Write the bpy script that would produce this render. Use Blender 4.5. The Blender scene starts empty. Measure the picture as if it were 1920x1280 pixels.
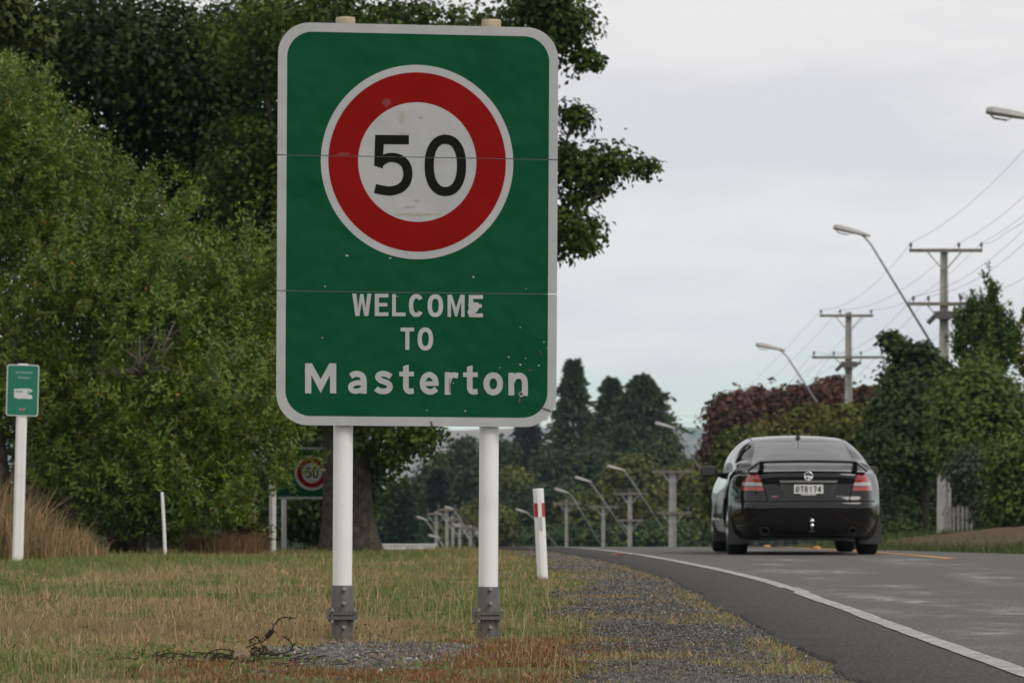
import bpy, bmesh, math, random
import numpy as np
from mathutils import Vector, Matrix, Euler

S = bpy.context.scene
COL = S.collection
R = math.radians

# ------------------------------------------------------------------ camera, sky, sun, exposure
FPX, CH, HX, HY = 8400.0, 0.80, 960.0, 920.0          # focal length in photo pixels, eye height, principal column, horizon row
cam_d = bpy.data.cameras.new('camera')
cam = bpy.data.objects.new('camera', cam_d); COL.objects.link(cam)
cam.location = (0, 0, CH); cam.rotation_euler = (R(90), 0, 0)
cam_d.sensor_width = 36.0; cam_d.lens = FPX / 1920 * 36
cam_d.shift_y = (HY - 640) / 1920
cam_d.clip_start = 0.5; cam_d.clip_end = 60000
cam_d.dof.use_dof = True; cam_d.dof.focus_distance = 24.0; cam_d.dof.aperture_fstop = 9.5
cam_d.dof.aperture_blades = 8
S.camera = cam

SUN_EL, SUN_AZ = 48.0, 128.0                           # azimuth clockwise from +Y (view direction): behind the camera, to the right
wd = bpy.data.worlds.new('World'); S.world = wd; wd.use_nodes = True
nt = wd.node_tree; nt.nodes.clear()
def wn(t, **k):
    n = nt.nodes.new(t)
    for a, b in k.items(): setattr(n, a, b)
    return n
w_out = wn('ShaderNodeOutputWorld'); w_bg = wn('ShaderNodeBackground'); w_bg.inputs['Strength'].default_value = 0.10
sky = wn('ShaderNodeTexSky', sky_type='NISHITA', sun_disc=False)
sky.sun_elevation = R(SUN_EL); sky.sun_rotation = R(SUN_AZ); sky.air_density = 1.0; sky.dust_density = 0.6; sky.ozone_density = 2.0
tc = wn('ShaderNodeTexCoord')
mp = wn('ShaderNodeMapping'); mp.inputs['Scale'].default_value = (9.0, 9.0, 34.0); mp.inputs['Location'].default_value = (3.1, 1.7, 0.35)
n1 = wn('ShaderNodeTexNoise'); n1.inputs['Scale'].default_value = 1.0; n1.inputs['Detail'].default_value = 8; n1.inputs['Roughness'].default_value = 0.60
mp2 = wn('ShaderNodeMapping'); mp2.inputs['Scale'].default_value = (3.0, 3.0, 16.0); mp2.inputs['Location'].default_value = (9.3, 4.2, 2.0)
n2 = wn('ShaderNodeTexNoise'); n2.inputs['Scale'].default_value = 1.0; n2.inputs['Detail'].default_value = 4; n2.inputs['Roughness'].default_value = 0.5
cr = wn('ShaderNodeValToRGB')                           # cloud deck: grey undersides to bright
cr.color_ramp.elements[0].position = 0.38; cr.color_ramp.elements[0].color = (7.35, 7.25, 7.5, 1)
cr.color_ramp.elements[1].position = 0.60; cr.color_ramp.elements[1].color = (8.6, 8.42, 8.32, 1)
cv = wn('ShaderNodeMapRange'); cv.inputs['From Min'].default_value = 0.30; cv.inputs['From Max'].default_value = 0.52
cv.inputs['To Min'].default_value = 0.25; cv.inputs['To Max'].default_value = 1.0
mx = wn('ShaderNodeMix', data_type='RGBA')
sc_sky = wn('ShaderNodeMix', data_type='RGBA', blend_type='MULTIPLY'); sc_sky.inputs[0].default_value = 1.0
sc_sky.inputs[7].default_value = (1.78, 2.02, 1.92, 1)
L = nt.links.new
L(tc.outputs['Generated'], mp.inputs['Vector']); L(mp.outputs[0], n1.inputs['Vector'])
L(tc.outputs['Generated'], mp2.inputs['Vector']); L(mp2.outputs[0], n2.inputs['Vector'])
L(n1.outputs['Fac'], cr.inputs['Fac'])
sepz = wn('ShaderNodeSeparateXYZ'); L(tc.outputs['Generated'], sepz.inputs[0])      # breaks in the deck are commoner low over the horizon
zr_ = wn('ShaderNodeMapRange'); zr_.inputs['From Min'].default_value = 0.025; zr_.inputs['From Max'].default_value = 0.085; zr_.inputs['To Min'].default_value = -0.10; zr_.inputs['To Max'].default_value = 0.12
L(sepz.outputs['Z'], zr_.inputs['Value'])
addz = wn('ShaderNodeMath', operation='ADD'); L(n2.outputs['Fac'], addz.inputs[0]); L(zr_.outputs['Result'], addz.inputs[1]); L(addz.outputs[0], cv.inputs['Value'])
L(sky.outputs['Color'], sc_sky.inputs[6])
L(cv.outputs['Result'], mx.inputs[0]); L(sc_sky.outputs[2], mx.inputs[6]); L(cr.outputs['Color'], mx.inputs[7])
L(mx.outputs[2], w_bg.inputs['Color']); L(w_bg.outputs[0], w_out.inputs['Surface'])

sun_d = bpy.data.lights.new('sun', 'SUN'); sun_d.energy = 1.5; sun_d.angle = R(28); sun_d.color = (1.0, 0.95, 0.88)
sun = bpy.data.objects.new('sun', sun_d); COL.objects.link(sun)
sdir = Vector((math.sin(R(SUN_AZ)) * math.cos(R(SUN_EL)), math.cos(R(SUN_AZ)) * math.cos(R(SUN_EL)), math.sin(R(SUN_EL))))
sun.rotation_euler = (-sdir).to_track_quat('-Z', 'Y').to_euler()
sun.location = (5, -10, 40)

S.view_settings.view_transform = 'Standard'; S.view_settings.look = 'None'
S.view_settings.exposure = 0.06; S.view_settings.gamma = 1.0; S.view_settings.use_curve_mapping = False
S.render.engine = 'CYCLES'
S.cycles.use_denoising = True
S.cycles.max_bounces = 8; S.cycles.transparent_max_bounces = 8; S.cycles.volume_bounces = 1
S.cycles.sample_clamp_indirect = 6.0

# ------------------------------------------------------------------ helpers
def at(px, py, d):
    """world point seen at photo pixel (px, py) at distance d along the view"""
    return np.array([(px - HX) * d / FPX, d, CH - (py - HY) * d / FPX])

def tag(o, label=None, cat=None, group=None, kind=None):
    if label: o['label'] = label
    if cat: o['category'] = cat
    if group: o['group'] = group
    if kind: o['kind'] = kind
    return o

def empty(name, loc, label=None, cat=None, group=None, rot=(0, 0, 0)):
    o = bpy.data.objects.new(name, None); COL.objects.link(o)
    o.location = loc; o.rotation_euler = rot; o.empty_display_size = 0.2
    return tag(o, label, cat, group)

def link(name, me, mat=None, parent=None):
    o = bpy.data.objects.new(name, me); COL.objects.link(o)
    if mat is not None:
        me.materials.clear(); me.materials.append(mat)
    if parent is not None: o.parent = parent
    return o

def mk(name, V, F, mat=None, parent=None, smooth=False, col=None):
    """mesh from a vertex array and either a list of faces or an int array of equal-sized faces"""
    me = bpy.data.meshes.new(name)
    V = np.asarray(V, dtype=np.float32).reshape(-1, 3)
    if isinstance(F, np.ndarray):
        n, k = F.shape
        me.vertices.add(len(V)); me.vertices.foreach_set('co', V.ravel())
        me.loops.add(n * k); me.loops.foreach_set('vertex_index', F.astype(np.int32).ravel())
        me.polygons.add(n); me.polygons.foreach_set('loop_start', np.arange(0, n * k, k, dtype=np.int32))
        me.polygons.foreach_set('loop_total', np.full(n, k, dtype=np.int32))
        me.update(calc_edges=True)
    else:
        me.from_pydata([tuple(map(float, v)) for v in V], [], [tuple(map(int, f)) for f in F]); me.update()
    if smooth: me.polygons.foreach_set('use_smooth', np.ones(len(me.polygons), dtype=bool))
    if col is not None:
        a = me.color_attributes.new('Col', 'FLOAT_COLOR', 'POINT')
        c = np.ones((len(V), 4), dtype=np.float32); c[:, :3] = col
        a.data.foreach_set('color', c.ravel())
    return link(name, me, mat, parent)

class MB:
    """collects simple solids into one mesh"""
    def __init__(s): s.V = []; s.F = []
    def add(s, V, F):
        b = len(s.V); s.V += [tuple(map(float, v)) for v in V]; s.F += [tuple(i + b for i in f) for f in F]; return s
    def box(s, x0, x1, y0, y1, z0, z1):
        V = [(x0, y0, z0), (x1, y0, z0), (x1, y1, z0), (x0, y1, z0), (x0, y0, z1), (x1, y0, z1), (x1, y1, z1), (x0, y1, z1)]
        return s.add(V, [(0, 3, 2, 1), (4, 5, 6, 7), (0, 1, 5, 4), (1, 2, 6, 5), (2, 3, 7, 6), (3, 0, 4, 7)])
    def tube(s, pts, rad, n=8, caps=True, squash=None):
        P = [np.array(p, float) for p in pts]
        rad = [rad] * len(P) if np.isscalar(rad) else list(rad)
        V = []; F = []
        T0 = P[1] - P[0]; T0 = T0 / np.linalg.norm(T0)
        a = np.array([0, 0, 1.0]) if abs(T0[2]) < 0.9 else np.array([1.0, 0, 0])
        N = np.cross(T0, a); N /= np.linalg.norm(N)
        for i, p in enumerate(P):
            if i == 0: T = P[1] - P[0]
            elif i == len(P) - 1: T = P[-1] - P[-2]
            else: T = P[i + 1] - P[i - 1]
            T = T / (np.linalg.norm(T) + 1e-12)
            N = N - T * N.dot(T); N /= (np.linalg.norm(N) + 1e-12); B = np.cross(T, N)
            for k in range(n):
                t = 2 * math.pi * k / n
                V.append(p + (N * math.cos(t) + B * math.sin(t)) * rad[i])
        for i in range(len(P) - 1):
            for k in range(n):
                k2 = (k + 1) % n
                F.append((i * n + k, i * n + k2, (i + 1) * n + k2, (i + 1) * n + k))
        if caps:
            F.append(tuple(range(n - 1, -1, -1))); F.append(tuple((len(P) - 1) * n + k for k in range(n)))
        return s.add(V, F)
    def lathe(s, prof, n=24, c=(0, 0, 0), axis='z'):
        V = []; F = []
        for r, z in prof:
            for k in range(n):
                t = 2 * math.pi * k / n
                x, y = r * math.cos(t), r * math.sin(t)
                p = (x, y, z) if axis == 'z' else ((x, z, y) if axis == 'y' else (z, x, y))
                V.append((p[0] + c[0], p[1] + c[1], p[2] + c[2]))
        m = len(prof)
        for i in range(m - 1):
            for k in range(n):
                k2 = (k + 1) % n
                F.append((i * n + k, i * n + k2, (i + 1) * n + k2, (i + 1) * n + k))
        F.append(tuple(range(n - 1, -1, -1))); F.append(tuple((m - 1) * n + k for k in range(n)))
        return s.add(V, F)
    def build(s, name, mat=None, parent=None, smooth=False, bevel=0.0):
        o = mk(name, s.V, s.F, mat, parent, smooth)
        if bevel:
            b = o.modifiers.new('bevel', 'BEVEL'); b.width = bevel; b.segments = 2; b.limit_method = 'ANGLE'
        return o

def smooth_by_angle(o, deg=40):
    me = o.data
    me.polygons.foreach_set('use_smooth', np.ones(len(me.polygons), dtype=bool))
    bm = bmesh.new(); bm.from_mesh(me)
    for e in bm.edges:
        if len(e.link_faces) == 2 and e.calc_face_angle(0) > R(deg): e.smooth = False
    bm.to_mesh(me); bm.free()
    return o

def ss(x, a, b):
    t = np.clip((np.asarray(x, float) - a) / (b - a), 0, 1); return t * t * (3 - 2 * t)

def pchip(xk, yk):
    xk = np.array(xk, float); yk = np.array(yk, float)
    h = np.diff(xk); dl = np.diff(yk) / h
    m = np.zeros(len(xk)); m[0] = dl[0]; m[-1] = dl[-1]
    for i in range(1, len(xk) - 1):
        if dl[i - 1] * dl[i] > 0:
            w1, w2 = 2 * h[i] + h[i - 1], h[i] + 2 * h[i - 1]
            m[i] = (w1 + w2) / (w1 / dl[i - 1] + w2 / dl[i])
    def f(x):
        x = np.asarray(x, float); xc = np.clip(x, xk[0], xk[-1])
        i = np.clip(np.searchsorted(xk, xc) - 1, 0, len(xk) - 2)
        t = (xc - xk[i]) / h[i]
        return ((2 * t**3 - 3 * t**2 + 1) * yk[i] + (t**3 - 2 * t**2 + t) * h[i] * m[i]
                + (-2 * t**3 + 3 * t**2) * yk[i + 1] + (t**3 - t**2) * h[i] * m[i + 1])
    return f

_rngp = np.random.default_rng(5)
_perm = _rngp.random((64, 64))
def vnoise(x, y, sc=1.0, oct=3, off=0.0):
    """smooth value noise in 0..1"""
    x = np.asarray(x, float) / sc + 17.3 + off; y = np.asarray(y, float) / sc + 5.7 + off * 1.7
    tot = 0; amp = 1; s = 0
    for _ in range(oct):
        xi = np.floor(x).astype(int); yi = np.floor(y).astype(int); u = x - xi; v = y - yi
        u = u * u * (3 - 2 * u); v = v * v * (3 - 2 * v)
        g = lambda a, b: _perm[a % 64, b % 64]
        tot = tot + amp * ((g(xi, yi) * (1 - u) + g(xi + 1, yi) * u) * (1 - v) + (g(xi, yi + 1) * (1 - u) + g(xi + 1, yi + 1) * u) * v)
        s += amp; amp *= 0.5; x = x * 2.03 + 3.1; y = y * 2.03 + 7.7
    return tot / s

# ------------------------------------------------------------------ materials
def mat(name, base=(0.5, 0.5, 0.5), rough=0.6, metal=0.0, spec=0.5, coat=0.0, noise=None, bump=None, attr=False, trans=0.0, emit=None, coords='Object'):
    """procedural principled material. noise=(scale, other colour, lo, hi[, detail]); bump=(scale, strength, distance)"""
    m = bpy.data.materials.new(name); m.use_nodes = True
    t = m.node_tree; b = t.nodes['Principled BSDF']; lk = t.links.new
    b.inputs['Base Color'].default_value = (*base, 1); b.inputs['Roughness'].default_value = rough
    b.inputs['Metallic'].default_value = metal; b.inputs['Specular IOR Level'].default_value = spec
    b.inputs['Coat Weight'].default_value = coat; b.inputs['Coat Roughness'].default_value = 0.03
    tcn = t.nodes.new('ShaderNodeTexCoord')
    src = None
    if attr:
        a = t.nodes.new('ShaderNodeAttribute'); a.attribute_name = 'Col'; src = a.outputs['Color']
    if noise:
        layers = noise if isinstance(noise, list) else [noise]
        for ly in layers:
            nz = t.nodes.new('ShaderNodeTexNoise'); nz.inputs['Scale'].default_value = ly[0]
            nz.inputs['Detail'].default_value = ly[4] if len(ly) > 4 else 5
            lk(tcn.outputs[coords], nz.inputs['Vector'])
            mr = t.nodes.new('ShaderNodeMapRange'); mr.inputs['From Min'].default_value = ly[2]; mr.inputs['From Max'].default_value = ly[3]
            lk(nz.outputs['Fac'], mr.inputs['Value'])
            mxx = t.nodes.new('ShaderNodeMix'); mxx.data_type = 'RGBA'
            lk(mr.outputs['Result'], mxx.inputs[0])
            if src is None: mxx.inputs[6].default_value = (*base, 1)
            else: lk(src, mxx.inputs[6])
            mxx.inputs[7].default_value = (*ly[1], 1)
            src = mxx.outputs[2]
    if src is not None: lk(src, b.inputs['Base Color'])
    if bump:
        nz = t.nodes.new('ShaderNodeTexNoise'); nz.inputs['Scale'].default_value = bump[0]; nz.inputs['Detail'].default_value = 4
        lk(tcn.outputs[coords], nz.inputs['Vector'])
        bp = t.nodes.new('ShaderNodeBump'); bp.inputs['Strength'].default_value = bump[1]; bp.inputs['Distance'].default_value = bump[2]
        lk(nz.outputs['Fac'], bp.inputs['Height']); lk(bp.outputs[0], b.inputs['Normal'])
    if trans:
        tl = t.nodes.new('ShaderNodeBsdfTranslucent'); ms = t.nodes.new('ShaderNodeMixShader'); ms.inputs[0].default_value = trans
        if src is not None: lk(src, tl.inputs['Color'])
        else: tl.inputs['Color'].default_value = (*base, 1)
        o = t.nodes['Material Output']
        lk(b.outputs[0], ms.inputs[1]); lk(tl.outputs[0], ms.inputs[2]); lk(ms.outputs[0], o.inputs['Surface'])
    return m

M = {}
M['leaf'] = mat('leaf', attr=True, rough=0.6, spec=0.22, trans=0.25)
M['leaf_gloss'] = mat('leaf_gloss', attr=True, rough=0.42, spec=0.38, trans=0.25)
M['blade'] = mat('blade', attr=True, rough=0.7, spec=0.2, trans=0.25)
M['bark'] = mat('bark', (0.045, 0.036, 0.026), 0.9, spec=0.2, noise=(9, (0.085, 0.075, 0.055), 0.4, 0.65), bump=(24, 0.9, 0.03))
M['twig'] = mat('twig', (0.16, 0.14, 0.12), 0.9, spec=0.2, noise=(14, (0.09, 0.075, 0.06), 0.4, 0.7))
M['dead_twig'] = mat('dead_twig', (0.035, 0.026, 0.02), 0.9, spec=0.15, noise=(40, (0.07, 0.05, 0.035), 0.45, 0.7))
M['white_paint'] = mat('white_paint', (0.82, 0.81, 0.79), 0.45, noise=[(3.5, (0.70, 0.69, 0.66), 0.50, 0.8), (55, (0.30, 0.27, 0.23), 0.68, 0.76)], bump=(60, 0.15, 0.002))
M['old_white'] = mat('old_white', (0.62, 0.60, 0.57), 0.7, noise=[(6, (0.45, 0.43, 0.40), 0.45, 0.75)])
M['concrete'] = mat('concrete', (0.36, 0.35, 0.33), 0.85, spec=0.3, noise=[(2.0, (0.25, 0.24, 0.22), 0.42, 0.7), (18, (0.44, 0.43, 0.40), 0.5, 0.75)], bump=(40, 0.3, 0.004))
M['galv'] = mat('galv', (0.36, 0.37, 0.38), 0.5, metal=0.5, noise=(8, (0.26, 0.27, 0.28), 0.4, 0.7))
M['timber_grey'] = mat('timber_grey', (0.22, 0.20, 0.17), 0.9, spec=0.2, noise=(7, (0.14, 0.12, 0.10), 0.4, 0.7))
# ------------------------------------------------------------------ terrain
_g = pchip([-400, 0, 48, 60, 76, 90, 110, 130, 150, 185, 225, 300, 400, 1000, 3000, 30000],
           [0.0, 0, 0, -.033, -.18, -.40, -.85, -1.45, -2.3, -4.6, -7.6, -9.5, -11, -14, -16, -20])
edge_x = pchip([-400, 0, 36, 42, 48.7, 56, 66, 73, 90, 110, 150, 300, 3000],
               [2.15, 2.15, 2.15, 2.06, 1.80, 1.46, .93, .46, -.75, -2.2, -5.0, -15, -200])
def base_z(x, y):
    off = x - edge_x(y)
    z = _g(y)
    z = z - 0.028 * np.clip(off - 3.3, 0, 4.2)                         # crown falls away beyond the centre line
    z = z - 0.018 * np.clip(-off, 0, 3) * ss(y, 44, 66)                # low inside of the bend
    z = z + ss(off, 8.2, 13.5) * np.interp(y, [60, 90, 147, 260, 400], [0, .42, 1.15, 1.6, 0])   # bank on the far side
    return z
def ground_z(x, y):
    off = x - edge_x(y)
    lawn = ss(-off, 0.9, 1.6)
    near = 1 - ss(y, 60, 90)
    z = base_z(x, y) + lawn * near * (0.05 * (vnoise(x, y, 1.6, 3) - 0.5) + 0.05 * (vnoise(x, y, 6.0, 2, 3.0) - 0.5))
    z = z - (z - base_z(x, y) + .012) * np.exp(-(((x + 0.62) / 0.8) ** 4 + ((y - 22.5) / 2.6) ** 4))      # levelled round the feet of the big sign
    return z

def grid_mesh(name, xs, ys, zf, mat_, kind='structure', col=None):
    X, Y = np.meshgrid(xs, ys); Z = zf(X, Y)
    V = np.stack([X, Y, Z], -1).reshape(-1, 3)
    nx = len(xs); i = np.arange(len(ys) - 1)[:, None] * nx + np.arange(nx - 1)[None, :]
    F = np.stack([i, i + 1, i + 1 + nx, i + nx], -1).reshape(-1, 4)
    o = mk(name, V, F, mat_, None, True)
    if kind: o['kind'] = kind
    return o

M['soil'] = mat('soil', (0.115, 0.098, 0.05), 0.95, spec=0.1, coords='Object',
                noise=[(0.5, (0.075, 0.085, 0.03), 0.42, 0.62), (3.2, (0.15, 0.115, 0.06), 0.5, 0.75), (30, (0.07, 0.052, 0.03), 0.5, 0.72)], bump=(45, 0.6, 0.02))
xs = np.unique(np.concatenate([np.linspace(-12, 14, 131), -12 - np.geomspace(.5, 9000, 46), 14 + np.geomspace(.5, 9000, 46)]))
ys = np.unique(np.concatenate([-np.geomspace(1, 600, 16), np.linspace(0, 14, 15), np.linspace(14, 92, 261), np.linspace(93, 330, 120), np.geomspace(340, 20000, 50)]))
ground = grid_mesh('ground', xs, ys, ground_z, M['soil'])
ground['label'] = 'dry grass verge and land around the road'

# asphalt: one strip that follows the bend, worn wheel tracks are smoother than the chip around them
def strip(name, offs, y0, y1, n, dz, mat_, wig=0.0, thick=0.0, yy=None, lane=None):
    y = np.linspace(y0, y1, n) if yy is None else yy
    V = []; k = len(offs)
    for j, yv in enumerate(y):
        for i, o in enumerate(offs):
            w = 0.0
            if wig and i <= 1:
                w = wig * (vnoise(yv, 3.3, 1.4, 3) - 0.5) * 2 + wig * 0.35 * (vnoise(yv, 9.3, 0.35, 2) - 0.5) * 2
            x = float(edge_x(yv)) + o + w
            V.append((x, yv, float(base_z(x, yv)) + dz - (thick if (i == 0 and thick) else 0)))
    a = np.arange(n - 1)[:, None] * k + np.arange(k - 1)[None, :]
    F = np.stack([a, a + 1, a + 1 + k, a + k], -1).reshape(-1, 4)
    return mk(name, np.array(V), F, mat_, None, True, None if lane is None else np.tile(np.array(lane, float)[:, None], (n, 3)))

def asphalt_material():
    m = bpy.data.materials.new('asphalt'); m.use_nodes = True
    t = m.node_tree; b = t.nodes['Principled BSDF']; lk = t.links.new
    tcn = t.nodes.new('ShaderNodeTexCoord')
    def nz(scale, vec=(1, 1, 1), detail=4, loc=(0, 0, 0)):
        mpn = t.nodes.new('ShaderNodeMapping'); mpn.inputs['Scale'].default_value = vec; mpn.inputs['Location'].default_value = loc
        n = t.nodes.new('ShaderNodeTexNoise'); n.inputs['Scale'].default_value = scale; n.inputs['Detail'].default_value = detail
        lk(tcn.outputs['Object'], mpn.inputs['Vector']); lk(mpn.outputs[0], n.inputs['Vector']); return n
    def ramp(v, a, b_, lo=0.0, hi=1.0):
        r = t.nodes.new('ShaderNodeMapRange'); r.inputs['From Min'].default_value = a; r.inputs['From Max'].default_value = b_
        r.inputs['To Min'].default_value = lo; r.inputs['To Max'].default_value = hi; lk(v, r.inputs['Value']); return r.outputs['Result']
    def mix(f, c1, c2):
        mm = t.nodes.new('ShaderNodeMix'); mm.data_type = 'RGBA'; lk(f, mm.inputs[0])
        for idx, c in ((6, c1), (7, c2)):
            if isinstance(c, tuple): mm.inputs[idx].default_value = (*c, 1)
            else: lk(c, mm.inputs[idx])
        return mm.outputs[2]
    chip = nz(62, detail=3); blot = nz(0.9, (1, .35, 1)); fine = nz(260, detail=2)
    c = mix(ramp(chip.outputs['Fac'], .38, .66), (0.024, 0.023, 0.022), (0.125, 0.120, 0.112))
    c = mix(ramp(fine.outputs['Fac'], .60, .72), c, (0.22, 0.215, 0.21))
    c = mix(ramp(blot.outputs['Fac'], .42, .7, 0, .55), c, (0.070, 0.069, 0.068))
    at_ = t.nodes.new('ShaderNodeAttribute'); at_.attribute_name = 'Col'                # newer, paler seal in the traffic lanes
    pale = t.nodes.new('ShaderNodeMix'); pale.data_type = 'RGBA'; pale.blend_type = 'MULTIPLY'; pale.inputs[0].default_value = 1.0; lk(c, pale.inputs[6])
    lk(mix(at_.outputs['Fac'], (.95, .94, .92), (1.55, 1.53, 1.49)), pale.inputs[7]); c = pale.outputs[2]
    lk(c, b.inputs['Base Color'])
    # polished, flushed bitumen in the wheel track: lower roughness in patches
    sp = t.nodes.new('ShaderNodeSeparateXYZ'); lk(tcn.outputs['Object'], sp.inputs[0])
    def band(cx, w):
        a = t.nodes.new('ShaderNodeMath'); a.operation = 'SUBTRACT'; lk(sp.outputs['X'], a.inputs[0]); a.inputs[1].default_value = cx
        d = t.nodes.new('ShaderNodeMath'); d.operation = 'ABSOLUTE'; lk(a.outputs[0], d.inputs[0])
        return ramp(d.outputs[0], w, w * 0.35)
    b1, b2 = band(2.85, .75), band(4.35, .6)
    mxm = t.nodes.new('ShaderNodeMath'); mxm.operation = 'MAXIMUM'; lk(b1, mxm.inputs[0]); lk(b2, mxm.inputs[1])
    pat = nz(1.0, (1.3, 0.42, 1), 5, (2.2, 0.6, 0)); streak = nz(1.0, (5, 2.6, 1), 5)
    pm = ramp(pat.outputs['Fac'], .48, .64)
    st = ramp(streak.outputs['Fac'], .35, .6)
    mu = t.nodes.new('ShaderNodeMath'); mu.operation = 'MULTIPLY'; lk(pm, mu.inputs[0]); lk(mxm.outputs[0], mu.inputs[1])
    mu2 = t.nodes.new('ShaderNodeMath'); mu2.operation = 'MULTIPLY'; lk(mu.outputs[0], mu2.inputs[0]); lk(st, mu2.inputs[1])
    lk(ramp(mu2.outputs[0], 0, 1, .88, .40), b.inputs['Roughness'])
    lk(ramp(mu2.outputs[0], 0, 1, .10, .5), b.inputs['Specular IOR Level'])
    bp = t.nodes.new('ShaderNodeBump'); bp.inputs['Distance'].default_value = 0.012
    lk(ramp(mu2.outputs[0], 0, 1, .8, .12), bp.inputs['Strength']); lk(chip.outputs['Fac'], bp.inputs['Height'])
    lk(bp.outputs[0], b.inputs['Normal'])
    return m
M['asphalt'] = asphalt_material()
yy_road = np.unique(np.concatenate([np.linspace(-60, 12, 40), np.linspace(12, 80, 400), np.linspace(80, 320, 120)]))
road = strip('road', [-.76, -.75, -.06, .06, .6, 1.6, 2.6, 3.3, 4.0, 5.5, 7.2], 0, 0, len(yy_road), 0.036, M['asphalt'], wig=0.09, thick=0.05, yy=yy_road, lane=[0, 0, 0, 1, 1, 1, 1, 1, 1, 1, 1])
tag(road, 'grey chip-sealed road bending left over the brow', kind='structure')

M['line_white'] = mat('line_white', (0.42, 0.41, 0.39), 0.8, spec=.15, noise=[(60, (0.13, 0.127, 0.12), 0.50, 0.64), (2.2, (0.27, 0.262, 0.25), 0.42, 0.62), (9, (0.17, 0.165, 0.158), 0.58, 0.70)], bump=(95, 0.6, 0.005))
M['line_yellow'] = mat('line_yellow', (0.62, 0.30, 0.03), 0.7, noise=[(18, (0.30, 0.17, 0.06), 0.5, 0.72)])
yl = np.unique(np.concatenate([np.linspace(-20, 12, 20), np.linspace(12, 80, 260), np.linspace(80, 300, 60)]))
def line_strip(name, off, w, mat_, label, y0=-99):
    V = []; ys_l = yl[yl > y0]
    for yv in ys_l:
        wob = 0.025 * (vnoise(yv, 1.1, 5.0, 2) - .5) * 2
        if 33.6 < yv < 35.2: wob += 0.03
        for s in (-1, 1):
            ww = w / 2 + 0.008 * (vnoise(yv, 4.0 + s, .4, 2) - .5) * 2
            x = float(edge_x(yv)) + off + wob + s * ww
            V.append((x, yv, float(base_z(x, yv)) + 0.041))
    n = len(ys_l); a = np.arange(n - 1) * 2
    F = np.stack([a, a + 1, a + 3, a + 2], -1)
    o = mk(name, np.array(V), F, mat_, None, True)
    return tag(o, label, kind='structure')
line_strip('road_edge_marking', 0.0, 0.115, M['line_white'], 'worn white edge line along the road')
line_strip('road_centre_marking', 3.25, 0.12, M['line_yellow'], 'yellow no-passing line at the middle of the road', 50.5)
for i, yv in enumerate((63.5, 69.5)):
    x = float(edge_x(yv)) + 3.25
    mb = MB(); mb.lathe([(.06, 0), (.055, .018), (.035, .03), (.001, .034)], 10)
    o = mb.build('road_stud', mat('stud_yellow_%d' % i, (0.42, 0.19, 0.03), 0.5)); o.location = (x, yv, float(base_z(x, yv)) + 0.04)
    tag(o, ['yellow road stud on the centre line seen under the car, nearer one', 'yellow road stud on the centre line seen under the car, farther one'][i], 'road stud', 'studs on the yellow line')

# loose gravel shoulder between lawn and seal
M['gravel_bed'] = mat('gravel_bed', (0.07, 0.068, 0.063), 0.95, spec=0.15, noise=[(55, (0.17, 0.165, 0.155), 0.52, 0.64), (1.3, (0.115, 0.085, 0.048), 0.46, 0.62)], bump=(70, 0.9, 0.012))
def shoulder():
    y = np.linspace(10, 66, 300); V = []; offs = [-1.75, -1.45, -1.15, -.9, -.6]
    for yv in y:
        for i, o in enumerate(offs):
            w = 0.25 * (vnoise(yv, 7.7, 2.2, 3) - .5) * 2 if i == 0 else (0.12 * (vnoise(yv, 7.7, 2.2, 3) - .5) * 2 if i == 1 else 0)
            sh = np.interp(yv, [16, 30, 45, 60], [0, .05, .35, .62])
            x = float(edge_x(yv)) + o + w + sh * (1 - i / 4)
            V.append((x, yv, float(ground_z(x, yv)) + (0.016 if i else -0.01)))
    k = 5; a = np.arange(299)[:, None] * k + np.arange(4)[None, :]
    F = np.stack([a, a + 1, a + 1 + k, a + k], -1).reshape(-1, 4)
    o = mk('gravel_shoulder', np.array(V), F, M['gravel_bed'], None, True)
    return tag(o, 'grey gravel shoulder between lawn and road', kind='structure')
shoulder()

# far hills
def hills():
    xs = np.linspace(-4200, 4200, 170); ys = np.linspace(3600, 8200, 60)
    def zf(X, Y):
        r1 = np.exp(-((Y - 6600) / 1100.0) ** 2) * (112 + 34 * (vnoise(X, Y, 620, 4) - .5) * 2 - 12 * np.clip((700 - X) / 800, -1, 1.5))
        r2 = np.exp(-((Y - 4700) / 420.0) ** 2) * (32 + 42 * (vnoise(X, Y, 330, 4, 9.0) - .5) * 2 + 18 * ss(X, 120, 330))
        return np.maximum(r1, r2) - 20 + 6 * (vnoise(X, Y, 120, 3, 2.0) - .5)
    m = mat('hill_grass', (0.25, 0.195, 0.135), 0.95, spec=0.1, noise=[(0.0022, (0.10, 0.12, 0.075), 0.46, 0.60), (0.009, (0.24, 0.19, 0.125), 0.45, 0.7), (0.02, (0.05, 0.06, 0.045), 0.60, 0.68)])
    o = grid_mesh('hills', xs, ys, zf, m)
    o['label'] = 'pale dry hills on the skyline'
hills()
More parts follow.
